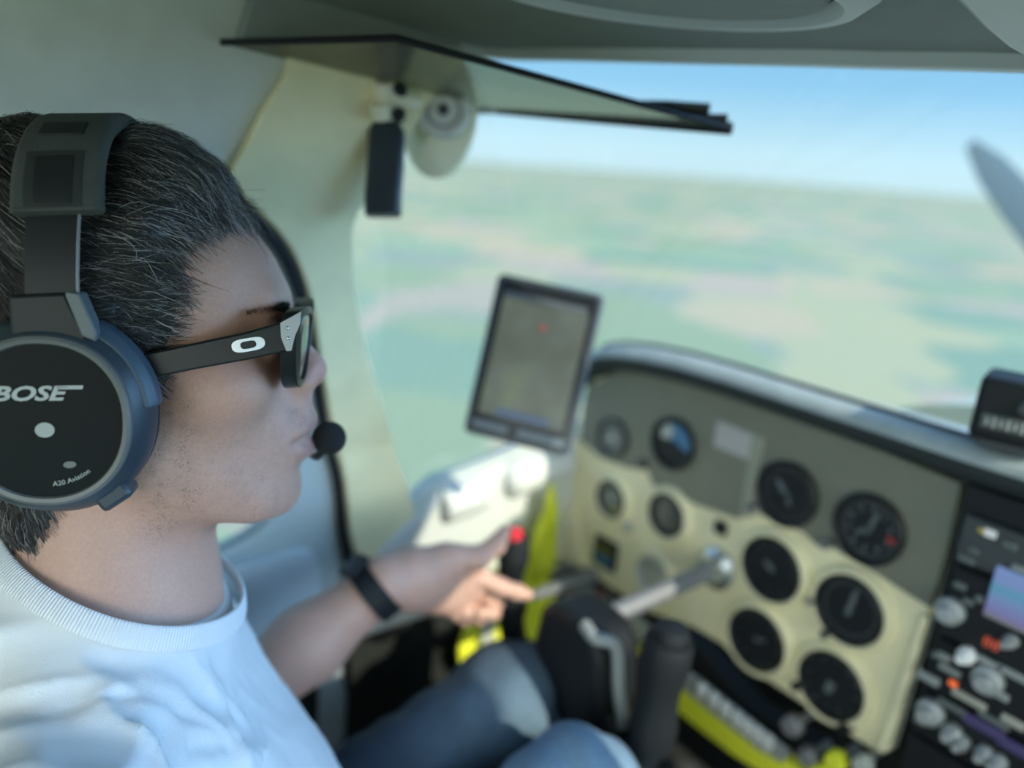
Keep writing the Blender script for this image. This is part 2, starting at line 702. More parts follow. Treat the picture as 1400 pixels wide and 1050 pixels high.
# edge trim strip along the windshield's top
m = MB()
pth = [(x, y, ZE) for x, y in zip(xs, yf)]
sect = [(-0.030, 0.004), (-0.026, -0.006), (-0.004, -0.006), (0.003, 0.0), (0.003, 0.014), (-0.030, 0.014)]
fr_ = []
for i in range(len(pth)):
    a, b_ = Vector(pth[max(0, i - 1)]), Vector(pth[min(len(pth) - 1, i + 1)])
    t = (b_ - a).normalized()
    fr_.append((Vector((-t.y, t.x, 0)), Vector((0, 0, 1))))
m.sweep(pth, lambda i: fr_[i], sect)
o = m.build('trim_2', M['overhead'], bevel=0.002)
tag(o, kind='structure')

# windshield
topc = [(x, y + 0.004, ZE) for x, y in zip(fx, fy)]
topc = [(-0.60, 0.405, 0.957), (-0.585, 0.45, 1.05)] + topc[1:]
botc = [(-0.66, 0.455, 0.73), (-0.70, 0.545, 0.53), (-0.71, 0.60, 0.55), (-0.71, 0.72, 0.572), (-0.71, 0.86, 0.60), (-0.66, 1.02, 0.64), (-0.55, 1.10, 0.67), (-0.40, 1.17, 0.69), (-0.25, 1.21, 0.70), (-0.1, 1.23, 0.703), (0.1, 1.23, 0.703), (0.4, 1.17, 0.69), (0.68, 0.98, 0.62)]


def resample(pts, n):
    P = np.array(pts)
    d = np.concatenate([[0], np.cumsum(np.linalg.norm(np.diff(P, axis=0), axis=1))])
    s = np.linspace(0, d[-1], n)
    return np.stack([np.interp(s, d, P[:, k]) for k in range(3)], 1)


tcv, bcv = resample(topc, 60), resample(botc, 60)
V, F_ = [], []
for i in range(60):
    for j in range(14):
        s = j / 13
        p = tcv[i] * (1 - s) + bcv[i] * s
        bul = 4 * s * (1 - s) * 0.03
        p = p + np.array([0, bul * 0.6, bul * 0.7])
        V.append(p)
for i in range(59):
    for j in range(13):
        a = i * 14 + j
        F_.append((a, a + 1, a + 15, a + 14))
wsh = mesh_obj('window_2', V, F_, M['glass'], sharp=None)
md = wsh.modifiers.new('s', 'SUBSURF')
md.levels = md.render_levels = 1
tag(wsh, kind='structure')

# side ledge below the windshield (pale, sunlit)
ledge = [(0.452, 0.33), (0.462, 0.44), (0.50, 0.475), (0.545, 0.508), (0.59, 0.540), (0.66, 0.549), (0.73, 0.566), (0.86, 0.588), (1.0, 0.60), (1.0, 0.33)]
o = wall_piece('trim_3', ledge, [], M['palegrey'], 0.016, 0.016)
md = o.modifiers.new('b', 'BEVEL')
md.width = 0.01
md.segments = 4
md.limit_method = 'ANGLE'
tag(o, kind='structure')
m = MB()
for (p0, p1, r) in (((-0.690, 0.585, 0.512), (-0.690, 0.665, 0.522), 0.030), ((-0.690, 0.70, 0.530), (-0.690, 0.84, 0.548), 0.032)):
    a, b_ = Vector(p0), Vector(p1)
    m.tube([a, a.lerp(b_, .06), a.lerp(b_, .15), a.lerp(b_, .85), a.lerp(b_, .94), b_], [r * .55, r * .9, r, r, r * .9, r * .55], 20)
o = m.build('trim_4', M['palegrey'])
tag(o, kind='structure')

# lower side wall, floor, firewall, rear and right side
o = MB().prism([(0.45, 0.0), (1.24, 0.0), (1.24, 0.33), (0.45, 0.33)], -0.70, -0.682, YZ).build('trim_5', M['darkcarpet'])
tag(o, kind='structure')
o = MB().box((0, 0.40, -0.015), (1.46, 1.74, 0.03)).build('floor', M['darkcarpet'])
tag(o, kind='structure')
o = MB().box((0, 1.255, 0.30), (1.42, 0.02, 0.60)).build('wall_front', M['darkcarpet'])
tag(o, kind='structure')
o = MB().box((0.715, 0.40, 0.30), (0.03, 1.70, 0.60)).build('wall_right', M['headliner'])
tag(o, kind='structure')

o = MB().prism([(0.60, 1.142), (0.60, 1.112), (0.665, 1.03), (0.70, 0.92), (0.73, 0.92), (0.70, 1.06)], -0.42, 0.66, XZ).build('wall_right_sun_block', M['headliner'])  # unseen panel added to keep the sun off the thighs
tag(o, kind='structure')

# ------------------------------------------------------------------ overhead panel and console
def cz_at(x, y):
    e = max(0.0, 1 - (abs(x) / 0.60) ** 3.0)
    yy = float(np.interp(x, xs, yf))
    return ZE + e * 0.06 * min(1, max(0, (yy - 0.02 - y) / 0.32)) ** 0.8


ov = thing('overhead_lamp', 'oval grey overhead lamp bezel in the ceiling above the windshield', 'ceiling lamp', (-0.225, 0.425, 1.125))
ang = math.radians(62)
eu, ev = (math.cos(ang), math.sin(ang)), (-math.sin(ang), math.cos(ang))


def oval(a, b_, z0, n=48):
    o = []
    for i in range(n):
        t = 2 * PI * i / n
        p, q = a * math.cos(t), b_ * math.sin(t)
        x, y = p * eu[0] + q * ev[0], p * eu[1] + q * ev[1]
        o.append((x, y, z0))
    return o


def oval_loft(rings, m_, name, parent, cap=True):
    mb = MB()
    vs, fs = [], []
    nn = 48
    for a, b_, z in rings:
        vs += oval(a, b_, z, nn)
    for j in range(len(rings) - 1):
        for i in range(nn):
            k = (i + 1) % nn
            fs.append((j * nn + i, j * nn + k, (j + 1) * nn + k, (j + 1) * nn + i))
    if cap:
        fs.append(tuple(range((len(rings) - 1) * nn, len(rings) * nn)))
    mb.add(vs, fs)
    return mb.build(name, m_, parent)


oval_loft([(0.150, 0.115, 0.050), (0.148, 0.112, 0.004), (0.135, 0.100, -0.006), (0.125, 0.090, -0.006), (0.118, 0.083, 0.004)], M['overhead'], 'bezel', ov, cap=False)
oval_loft([(0.118, 0.083, 0.006), (0.112, 0.078, -0.002), (0.085, 0.056, -0.004), (0.03, 0.02, -0.006)], M['ceiling'], 'lens', ov)
oc = thing('overhead_console', 'pale overhead console edge at the top right of the windshield', 'overhead console', (-0.02, 0.50, 1.09))
pl = [tuple(onplane(px, py, 2, 1.095)[:2]) for px, py in ((1296, -4), (1340, 40), (1372, 66), (1420, 92))]
pl += [(0.16, 0.60), (0.16, 0.20), (pl[0][0] + 0.02, 0.30)]
o = MB().prism([(p[0] + 0.02, p[1] - 0.50) for p in pl], 0.005, 0.075, lambda p, q, t: (p, q, t)).build('housing', M['palegrey'], oc, bevel=0.006, seg=3)
o = MB().lathe([(0.03, 0.006), (0.03, 0.000), (0.024, -0.002), (0.02, 0.004)], 32, lambda p: (p[0] + 0.07, p[1] - 0.12, p[2])).build('air_nozzle', M['charcoal'], oc)

# ------------------------------------------------------------------ instrument panel
YP = 0.8505                                            # front face of the panel
panel_px = [(812, 516), (850, 508), (905, 514), (1000, 546), (1100, 584), (1200, 622), (1314, 668), (1270, 850), (1218, 1026), (1206, 1034), (1192, 1028),
            (1100, 966), (1012, 908), (985, 882), (945, 858), (885, 838), (800, 783), (772, 770), (763, 752), (766, 700), (778, 630), (796, 550)]
pan = thing('instrument_panel', 'beige instrument panel with round dials in front of the pilot', 'instrument panel', (-0.40, YP, 0.55))
PO = Vector(pan.location)
pp = [pxz(*p) for p in panel_px]
keep(MB().prism(pp, YP, YP + 0.02, XZ).build('panel_sheet', M['panel'], bevel=0.006, seg=3), pan)
plate_px = [(800, 534), (850, 503), (905, 507), (1000, 539), (1100, 577), (1200, 615), (1314, 661), (1295, 750), (1272, 832), (1240, 812), (1200, 786), (1168, 768), (1142, 752), (1118, 748), (1098, 728),
            (1060, 714), (1035, 702), (1008, 710), (950, 690), (930, 678), (892, 664), (884, 642), (858, 640), (820, 626), (792, 602)]
keep(MB().prism([pxz(*p, y=YP - 0.003) for p in plate_px], YP - 0.003, YP + 0.005, XZ).build('upper_plate', M['plate'], bevel=0.001), pan)
# vertical lighter seam and raised right lip
q = [pxz(*p) for p in ((1032, 592), (1048, 598), (1030, 706), (1014, 706))]
keep(MB().prism(q, YP - 0.006, YP + 0.004, XZ).build('seam_strip', mat('seam_strip', (0.31, 0.32, 0.25), 0.5), bevel=0.0015), pan)
q = [pxz(*p) for p in ((1262, 838), (1275, 840), (1220, 1026), (1200, 1024))]
keep(MB().prism(q, YP - 0.010, YP + 0.002, XZ).build('side_lip', M['panel'], bevel=0.004, seg=3), pan)
q = [pxz(*p) for p in ((770, 690), (790, 690), (795, 740), (802, 776), (776, 768), (766, 748))]
keep(MB().prism(q, YP - 0.010, YP + 0.002, XZ).build('side_lip', M['panel'], bevel=0.004, seg=3), pan)

G0 = (-0.30114514, 0.63971325)
SXg, SZg = 0.1073, 0.1043
gpos = {'G%d' % (i + 1): (G0[0] + SXg * (i % 2), G0[1] - SZg * (i // 2)) for i in range(6)}
gsize = {k: 0.0415 for k in gpos}
for k, c_, r_ in (('S1', (841, 598), 0.0300), ('S2', (924, 606), 0.0375), ('S3', (840, 681), 0.0290), ('S4', (916, 703), 0.0315), ('S6', (897, 786), 0.030)):
    gpos[k] = pxz(*c_)
    gsize[k] = r_
# raised surrounds moulded round the lower dials
for k in ('G3', 'G4', 'G5', 'G6', 'S3', 'S4', 'S6'):
    mb = MB()
    x, z = gpos[k]
    r_ = gsize[k]
    mb.lathe([(r_ + 0.0015, 0.004), (r_ + 0.0015, 0.009), (r_ + 0.004, 0.0115), (r_ + 0.007, 0.011), (r_ + 0.0105, 0.006), (r_ + 0.013, -0.002)], 48,
             lambda p: (x + p[0], YP - p[2], z + p[1]), cap=False)
    keep(mb.build('dial_surround', M['panel']), pan)
# square recess surround
sqx = [pxz(*p) for p in ((806, 722), (852, 728), (850, 792), (806, 782))]


def dial(key, label, face, hands=(), ticks=24, knob=None, digits=None, ring=None, extra=None, depth=0.006):
    x, z = gpos[key]
    R = gsize[key]
    o = thing('flight_gauge', label, 'gauge', (x, YP - 0.002, z), group='round gauges on the instrument panel')
    o.rotation_euler = (PI / 2, 0, 0)
    MB().lathe([(R + 0.001, -0.004), (R + 0.001, depth + 0.003), (R - 0.001, depth + 0.004), (R - 0.003, depth + 0.003), (R - 0.0045, depth - 0.003), (R - 0.0045, -0.004)], 48, cap=False).build('bezel', ring or M['bezel'], o)
    MB().lathe([(R - 0.004, -0.004), (R - 0.004, depth - 0.003), (0.001, depth - 0.003)], 48).build('dial_face', face, o)
    zf = depth - 0.0026
    mb = MB()
    for i in range(ticks):
        a = 2 * PI * i / ticks
        ln = 0.0055 if i % 2 == 0 else 0.003
        ro = (R - 0.007)
        mb.box(((ro - ln / 2) * math.cos(a), (ro - ln / 2) * math.sin(a), zf), (ln, 0.0011, 0.0004), Matrix.Rotation(a, 3, 'Z'))
    if digits:
        for i, s in enumerate(digits):
            a = PI / 2 - 2 * PI * i / len(digits)
            vs, fs = text_geo(s, 0.011)
            mb.add([(v[0] + (R - 0.0175) * math.cos(a), v[1] + (R - 0.0175) * math.sin(a), zf) for v in vs], fs)
    mb.build('markings', MARK if face is M['dial'] else M['dial'], o, sharp=None)
    for a, ln, wd, mm in hands:
        h = MB()
        d = Vector((math.cos(math.radians(a)), math.sin(math.radians(a)), 0))
        p = Vector((-d.y, d.x, 0))
        zz = zf + 0.0012
        vs = [p * wd - d * ln * .25, -p * wd - d * ln * .25, -p * wd * .8 + d * ln * .75, d * ln, p * wd * .8 + d * ln * .75]
        vs = [v + Vector((0, 0, zz)) for v in vs]
        h.add(vs + [v + Vector((0, 0, 0.0008)) for v in vs], [(4, 3, 2, 1, 0), (5, 6, 7, 8, 9)] + [(i, (i + 1) % 5, 5 + (i + 1) % 5, 5 + i) for i in range(5)])
        h.sphere((0, 0, zz + 0.0006), (0.0035, 0.0035, 0.0012), 16, 8)
        h.build('pointer', mm, o)
    if knob:
        for (kx, ky, kr, km) in knob:
            MB().lathe([(kr * 1.1, -0.002), (kr, 0.004), (kr, 0.014), (kr * .85, 0.017)], 20, lambda p: (p[0] + kx, p[1] + ky, p[2])).build('knob', km, o)
    if extra:
        extra(o, R, zf)
    return o


def cut_disc(o, R, zf, name, m_, lo, hi):
    """part of a disc between two angles joined straight"""
    pts = [(math.cos(math.radians(a)) * (R - 0.008), math.sin(math.radians(a)) * (R - 0.008)) for a in np.linspace(lo, hi, 24)]
    MB().prism(pts, zf + 0.0002, zf + 0.001, lambda p, q, t: (p, q, t)).build(name, m_, o)


MARK = mat('dial_marks', (0.20, 0.22, 0.225), 0.5)
PW = mat('pointer_white', (0.70, 0.72, 0.70), 0.4)
PG = mat('pointer_grey', (0.13, 0.15, 0.16), 0.4)
PR = mat('mark_red', (0.35, 0.03, 0.03), 0.5)
LE = mat('pale_lens', (0.45, 0.47, 0.42), 0.35)
YA = mat('arc_olive', (0.40, 0.42, 0.10), 0.5)


def ex_att(o, R, zf):
    cut_disc(o, R, zf, 'sky_half', M['skyblue'], -10, 150)
    MB().prism([(-0.024, 0.004), (-0.006, 0.004), (-0.002, 0.02), (-0.012, 0.027), (-0.024, 0.016)], zf + 0.001, zf + 0.0016, lambda p, q, t: (p, q, t)).build('pale_patch', LE, o)


dial('S1', 'small round gauge with grey face at the panel top left beside the tablet', M['dialgrey'], [(210, 0.017, 0.0012, PW)], 20, ring=M['charcoal'])
dial('S2', 'attitude gauge with blue and dark face at the panel top', M['dial'], [], 12, extra=ex_att)
dial('S3', 'small grey-green gauge with olive arc below the top left gauge', M['dialgrey'], [(120, 0.015, 0.001, PW)], 16, ring=M['charcoal'],
     extra=lambda o, R, zf: MB().add([((R - .008 - w_) * math.cos(a), (R - .008 - w_) * math.sin(a), zf + 0.0002) for a in np.linspace(-1.7, -0.4, 12) for w_ in (0, .005)],
                                    [(2 * i, 2 * i + 2, 2 * i + 3, 2 * i + 1) for i in range(11)]).build('arc', YA, o))
dial('S4', 'plain dark round gauge under the attitude gauge', mat('dial_slate', (0.05, 0.06, 0.06), 0.3, coat=0.5), [(60, 0.016, 0.001, PG)], 12)
dial('S6', 'pale grey blank-faced gauge left of the yoke shaft', M['dialpale'], [], 8, ring=LE)
dial('G1', 'black dial with grey pointer right of the placard, top of its column', M['dial'], [(140, 0.024, 0.004, PG), (300, 0.016, 0.003, PG)], 30, knob=[(-0.040, -0.036, 0.0065, M['chrome'])])
dial('G2', 'altimeter with white numerals and a small red mark, nearest the radio stack', M['dial'], [(72, 0.028, 0.003, PG), (215, 0.018, 0.003, PG)], 50, knob=[(-0.040, -0.036, 0.0065, M['chrome'])],
     digits=list('0123456789'), extra=lambda o, R, zf: MB().box((0.027, -0.002, zf + 0.001), (0.010, 0.006, 0.001)).build('mark', PR, o))
dial('G3', 'black dial in a beige ring, middle of the dial column nearer the yoke shaft', M['dial'], [(150, 0.014, 0.004, PG)], 16)
dial('G4', 'black dial with a tall grey bar across its face, between altimeter and lowest dial', M['dial'], [(82, 0.030, 0.0035, PG)], 36, knob=[(-0.045, -0.012, 0.004, M['steel']), (-0.018, -0.042, 0.005, M['charcoal'])])
dial('G5', 'black dial lowest in the dial column nearer the yoke, at the panel edge', M['dial'], [(20, 0.015, 0.002, PG)], 12)
dial('G6', 'black dial with two small corner knobs, lowest beside the radio stack', M['dial'], [(255, 0.014, 0.006, PG)], 12, knob=[(-0.038, -0.024, 0.006, M['black']), (0.030, -0.040, 0.007, M['black'])])

# the square gauge
x, z = pxz(829, 756)
o = thing('square_gauge', 'small square dark gauge in the beige corner by the yellow cloth', 'gauge', (x, YP - 0.002, z))
o.rotation_euler = (PI / 2, 0, 0)
mb = MB()
mb.prism([(-.026, -.026), (.026, -.026), (.026, .026), (-.026, .026)], -0.004, 0.004, lambda p, q, t: (p, q, t))
mb.build('housing', M['bezel'], o, bevel=0.004)
MB().box((0, 0.006, 0.0045), (0.034, 0.018, 0.001)).build('upper_scale', mat('olive_scale', (0.08, 0.09, 0.03), 0.4), o)
MB().box((0, -0.010, 0.0045), (0.034, 0.010, 0.001)).build('lower_scale', M['skyblue'], o)

# placard, little switch, screws
x, z = pxz(1004, 602, YP - 0.004)
o = MB().box((0, 0, 0), (0.062, 0.002, 0.036)).build('placard', mat('placard_grey', (0.46, 0.45, 0.45), 0.5), bevel=0.001)
o.location = (x, YP - 0.004, z)
tag(o, 'pale grey blank placard plate between the attitude gauge and the dials', 'placard')
x, z = pxz(987, 721)
o = thing('toggle_switch', 'small black toggle switch beside the yoke shaft socket', 'switch', (x, YP - 0.001, z))
o.rotation_euler = (PI / 2, 0, 0)
MB().box((0, 0, 0.002), (0.020, 0.020, 0.004)).build('plate', M['black'], o, bevel=0.001)
MB().cyl((0, 0, 0.003), (0, 0.004, 0.013), 0.003, 0.004, 12).build('lever', M['charcoal'], o)
for (a, b_), lb in (((862, 720), 'round grey cap between the two small lower gauges'), ((1036, 694), 'pale round button at the foot of the panel seam'), ((882, 634), 'small dark cap between the four small gauges')):
    x, z = pxz(a, b_)
    o = MB().lathe([(0.008, 0), (0.008, 0.006), (0.0055, 0.009), (0.001, 0.010)], 20, lambda p: (p[0], -p[2], p[1])).build('dust_plug', M['chrome'] if 'dark' not in lb else M['charcoal'])
    o.location = (x, YP - 0.003, z)
    tag(o, lb, 'plug', 'small plugs in the instrument panel')

# ------------------------------------------------------------------ glareshield
gx = [-0.715, -0.68, -0.64, -0.60, -0.55, -0.48, -0.40, -0.30, -0.20, -0.10, 0.0, 0.15, 0.35, 0.60, 0.70]
gz = [0.640, 0.690, 0.712, 0.724, 0.732, 0.738, 0.740, 0.740, 0.740, 0.740, 0.742, 0.742, 0.738, 0.715, 0.69]   # bottom of the lip
by_ = [0.95, 1.0, 1.05, 1.08, 1.10, 1.13, 1.17, 1.19, 1.21, 1.22, 1.23, 1.22, 1.18, 1.03, 0.98]
xx = np.linspace(-0.692, 0.69, 70)
zz = np.interp(xx, gx, gz)
bb = np.interp(xx, gx, by_)
V, F_ = [], []
for i in range(70):
    z0 = zz[i]
    sec = [(0.858, -0.004), (0.842, -0.002), (0.826, 0.004), (0.818, 0.013), (0.817, 0.022), (0.822, 0.031), (0.834, 0.036), (0.850, 0.038), (0.87, 0.036), (0.92, 0.018), (0.5 * (0.93 + bb[i]), -0.018), (bb[i], -0.042)]
    sec += [(bb[i], -0.065), (0.90, -0.045), (0.872, -0.02)]
    V += [(xx[i], y, z0 + dz) for y, dz in sec]
ns = 15
for i in range(69):
    for j in range(ns):
        k = (j + 1) % ns
        F_.append((i * ns + j, i * ns + k, (i + 1) * ns + k, (i + 1) * ns + j))
F_.append(tuple(range(ns)))
F_.append(tuple(range(69 * ns, 70 * ns))[::-1])
gs = thing('glareshield', 'dark padded glareshield along the top of the instrument panel', 'glareshield', (-0.2, 0.85, 0.74))
keep(mesh_obj('padding', V, F_, M['glare'], sharp=50), gs)
o = thing('piping', None, None)
D.objects.remove(o)
mb = MB()
rs = [(0.856, -0.006), (0.838, -0.0045), (0.822, 0.002), (0.8150, 0.011), (0.8150, 0.019), (0.823, 0.0215), (0.856, 0.010)]
V, F_ = [], []
for x_, z_ in zip(xx, zz):
    V += [(x_, y, z_ + dz) for y, dz in rs]
for i in range(69):
    for j in range(7):
        k = (j + 1) % 7
        F_.append((i * 7 + j, i * 7 + k, (i + 1) * 7 + k, (i + 1) * 7 + j))
F_ += [tuple(range(7)), tuple(range(483, 490))[::-1]]
mb.add(V, F_)
keep(mb.build('edge_roll', mat('edge_roll_black', (0.022, 0.030, 0.033), 0.7), sharp=60), gs)
mb = MB()
mb.tube([(x_, 0.845, z_ + 0.0385) for x_, z_ in zip(xx[2:-2], zz[2:-2])], 0.0035, 8)
keep(mb.build('piping', M['charcoal']), gs)

# compass on the glareshield
P = onplane(1368, 612, 2, 0.782)
o = thing('magnetic_compass', 'black box compass standing on the glareshield at the right edge', 'compass', tuple(P))
o.rotation_euler = (0.02, 0.0, 0.25)
MB().box((0.008, 0.02, 0.037), (0.076, 0.06, 0.062)).build('case', M['black'], o, bevel=0.006, seg=3)
MB().box((0.004, 0.02, 0.003), (0.05, 0.05, 0.008)).build('foot', M['charcoal'], o, bevel=0.002)
MB().box((0.008, -0.011, 0.026), (0.058, 0.003, 0.014)).build('scale_window', mat('compass_scale', (0.11, 0.12, 0.115), 0.3), o, bevel=0.001)
mb = MB()
for i in range(9):
    mb.box((-0.016 + i * 0.006, -0.0128, 0.026), (0.0012, 0.001, 0.010 if i % 2 else 0.006))
mb.build('scale_marks', M['white'], o)
MB().lathe([(0.007, 0), (0.007, 0.006), (0.005, 0.008)], 18, lambda p: (p[0] + 0.012, -0.010 - p[2], p[1] + 0.046)).build('knob', M['charcoal'], o)
MB().box((0.030, -0.011, 0.052), (0.022, 0.003, 0.013)).build('card', mat('compass_card', (0.20, 0.22, 0.22), 0.5), o)

# ------------------------------------------------------------------ radio stack
YR = 0.838
rk = thing('radio_rack', 'black radio rack face at the right edge beside the beige panel', 'radio rack', (-0.02, YR, 0.5))
q0 = [pxz(*p, y=YR) for p in ((1318, 668), (1236, 1040))]
keep(MB().prism([(q0[0][0], 0.734), (0.20, 0.734), (0.20, 0.30), (q0[1][0] - 0.01, 0.30), (q0[1][0], q0[1][1])], YR, YR + 0.03, XZ).build('rack_face', M['black'], bevel=0.003), rk)


def unit(name, label, cat, pxbox, stuff):
    """a radio as a thing: px box gives its lower left and upper right corner on the rack"""
    x0, z1 = pxz(*pxbox[0], y=YR)
    z0 = pxz(*pxbox[1], y=YR)[1]
    x1 = 0.155
    o = thing(name, label, cat, ((x0 + x1) / 2, YR - 0.001, (z0 + z1) / 2), group='radios in the rack')
    o.rotation_euler = (PI / 2, 0, 0)
    MB().box((0, 0, 0.004), (x1 - x0, z1 - z0, 0.008)).build('faceplate', M['charcoal'] if 'audio' in label else M['black'], o, bevel=0.0015)
    for kind, px_, py_, sz, mm in stuff:
        X, Z = pxz(px_, py_, y=YR - 0.008)
        lx, ly = X - (x0 + x1) / 2, Z - (z0 + z1) / 2
        if kind == 'knob':
            MB().lathe([(sz, 0.008), (sz * .98, 0.016), (sz * .8, 0.018), (sz * .62, 0.018), (sz * .60, 0.026), (sz * .5, 0.028)], 24, lambda p: (p[0] + lx, p[1] + ly, p[2])).build('knob', mm, o)
        elif kind == 'led':
            MB().box((lx, ly, 0.0085), (sz, sz * 0.7, 0.002)).build('indicator', mm, o)
        elif kind == 'digits':
            vs, fs = text_geo('88', sz)
            mesh_obj('digits', [(v[0] + lx, v[1] + ly, 0.0088) for v in vs], fs, mm, o, smooth=False)
        else:
            MB().box((lx, ly, 0.0095), (sz[0], sz[1], 0.004)).build(kind, mm, o, bevel=min(sz) * 0.2)
    return o


BT = mat('grey_button', (0.30, 0.32, 0.31), 0.45)
BT2 = mat('dim_button', (0.13, 0.15, 0.15), 0.45)
BE = mat('beige_button', (0.42, 0.41, 0.35), 0.45)
KN = mat('satin_knob', (0.40, 0.43, 0.43), 0.4, metal=0.3)
KB = mat('bright_knob', (0.85, 0.86, 0.86), 0.35)
LR = mat('red_digits', (0.25, 0.03, 0.02), 0.5, emit=(1.0, 0.18, 0.08), estr=0.30)
LO = mat('orange_light', (0.5, 0.1, 0.03), 0.5, emit=(1.0, 0.17, 0.04), estr=0.55)
LW = mat('pale_light', (0.5, 0.52, 0.5), 0.5, emit=(0.7, 0.8, 0.85), estr=0.25)
LY = mat('amber_light', (0.35, 0.28, 0.06), 0.5, emit=(0.9, 0.7, 0.1), estr=0.10)
PU = mat('violet_label', (0.07, 0.055, 0.16), 0.5)
SCB = D.materials.new('colour_screen')
SCB.use_nodes = True
n = SCB.node_tree.nodes
L = SCB.node_tree.links
tcn = n.new('ShaderNodeTexCoord')
sp = n.new('ShaderNodeSeparateXYZ')
L.new(tcn.outputs['Generated'], sp.inputs[0])
cr = n.new('ShaderNodeValToRGB')
cr.color_ramp.elements[0].position, cr.color_ramp.elements[0].color = 0.0, (0.18, 0.20, 0.16, 1)
cr.color_ramp.elements[1].position, cr.color_ramp.elements[1].color = 1.0, (0.20, 0.32, 0.62, 1)
for p, c_ in ((0.18, (0.20, 0.20, 0.45, 1)), (0.45, (0.17, 0.30, 0.55, 1)), (0.62, (0.10, 0.34, 0.50, 1)), (0.75, (0.20, 0.30, 0.60, 1))):
    e = cr.color_ramp.elements.new(p)
    e.color = c_
L.new(sp.outputs['Y'], cr.inputs[0])
L.new(cr.outputs[0], n['Principled BSDF'].inputs['Emission Color'])
n['Principled BSDF'].inputs['Emission Strength'].default_value = 0.55
n['Principled BSDF'].inputs['Base Color'].default_value = (0.01, 0.01, 0.01, 1)

unit('audio_panel', 'black audio panel at the top of the radio rack with tiny lights', 'radio', ((1326, 700), (1316, 762)),
     [('led', 1343, 725, 0.006, LY), ('led', 1355, 729, 0.011, LW), ('button', 1333, 752, (0.010, 0.006), BT2), ('button', 1323, 764, (0.016, 0.007), BT2), ('button', 1382, 745, (0.014, 0.008), BT2)])
unit('gps_navigator', 'navigator radio with a bright blue colour screen and silver knob', 'navigator', ((1313, 772), (1290, 862)),
     [('knob', 1301, 834, 0.0145, KN), ('screen', 1392, 822, (0.050, 0.056), SCB), ('button', 1314, 800, (0.012, 0.007), BT2), ('button', 1325, 822, (0.010, 0.007), BT2), ('button', 1340, 818, (0.008, 0.008), BT2),
      ('button', 1395, 777, (0.014, 0.006), BT)])
unit('comm_radio', 'radio with red digits and a white knob under the colour screen', 'radio', ((1288, 868), (1268, 930)),
     [('digits', 1356, 880, 0.016, LR), ('knob', 1324, 894, 0.009, KB), ('knob', 1384, 875, 0.007, BT), ('button', 1292, 897, (0.014, 0.008), BT), ('button', 1280, 894, (0.008, 0.006), BT2),
      ('button', 1300, 915, (0.022, 0.007), BT), ('button', 1270, 926, (0.024, 0.010), BT), ('button', 1353, 905, (0.030, 0.008), BT), ('button', 1385, 920, (0.030, 0.008), BT)])
unit('transponder', 'radio with an orange light and beige keys, third in the rack', 'radio', ((1266, 940), (1250, 990)),
     [('led', 1304, 934, 0.008, LO), ('knob', 1353, 928, 0.015, KN), ('button', 1326, 955, (0.034, 0.008), BE), ('button', 1303, 965, (0.030, 0.007), BT2), ('knob', 1274, 972, 0.0145, KN), ('button', 1386, 986, (0.022, 0.009), BE),
      ('button', 1366, 948, (0.020, 0.008), BT)])
unit('autopilot_controller', 'lowest black radio with violet labels and grey knobs', 'radio', ((1248, 998), (1236, 1062)),
     [('label_strip', 1345, 992, (0.040, 0.012), PU), ('label_strip', 1390, 1022, (0.034, 0.012), PU), ('button', 1360, 984, (0.030, 0.007), BT2), ('knob', 1304, 1000, 0.010, KN), ('knob', 1318, 1014, 0.008, KN), ('knob', 1348, 1028, 0.0085, KN),
      ('knob', 1366, 1040, 0.009, KN), ('button', 1258, 984, (0.012, 0.008), BT2)])

# ------------------------------------------------------------------ below the panel
o = MB().prism([(-0.60, 0.40), (-0.42, 0.36), (-0.30, 0.315), (-0.12, 0.33), (-0.12, 0.18), (-0.60, 0.18)], 0.862, 0.90, XZ).build('lower_panel_shade', M['black'], bevel=0.002)  # black sheet painting the shade below the panel
tag(o, 'black sheet standing in for the shade under the beige panel', 'shade sheet')
sw = thing('switch_panel', 'yellow and white switch strip under the beige panel', 'switch panel', (-0.30, 0.84, 0.28))
YS = 0.838
q = [pxz(*p, y=YS) for p in ((876, 880), (905, 915), (950, 952), (1040, 1018), (1105, 1062), (1085, 1085), (1000, 1032), (940, 985), (900, 950), (872, 890))]
keep(MB().prism(q, YS, YS + 0.02, XZ).build('yellow_plate', M['yellow'], bevel=0.002), sw)
q = [pxz(*p, y=YS - 0.003) for p in ((905, 894), (960, 934), (1050, 1006), (1080, 1030), (1068, 1044), (1036, 1026), (950, 958), (900, 915))]
keep(MB().prism(q, YS - 0.003, YS + 0.004, XZ).build('grey_strip', BT, bevel=0.002), sw)
for i, (a, b_) in enumerate(((962, 944), (978, 957), (994, 970), (1010, 982), (1024, 993), (1038, 1003), (1052, 1013))):
    X, Z = pxz(a, b_, y=YS - 0.005)
    bx = MB().box((X, YS - 0.008, Z), (0.0115, 0.012, 0.020), Matrix.Rotation(0.25, 3, 'X')).build('rocker_switch', M['white'], bevel=0.002)
    keep(bx, sw)
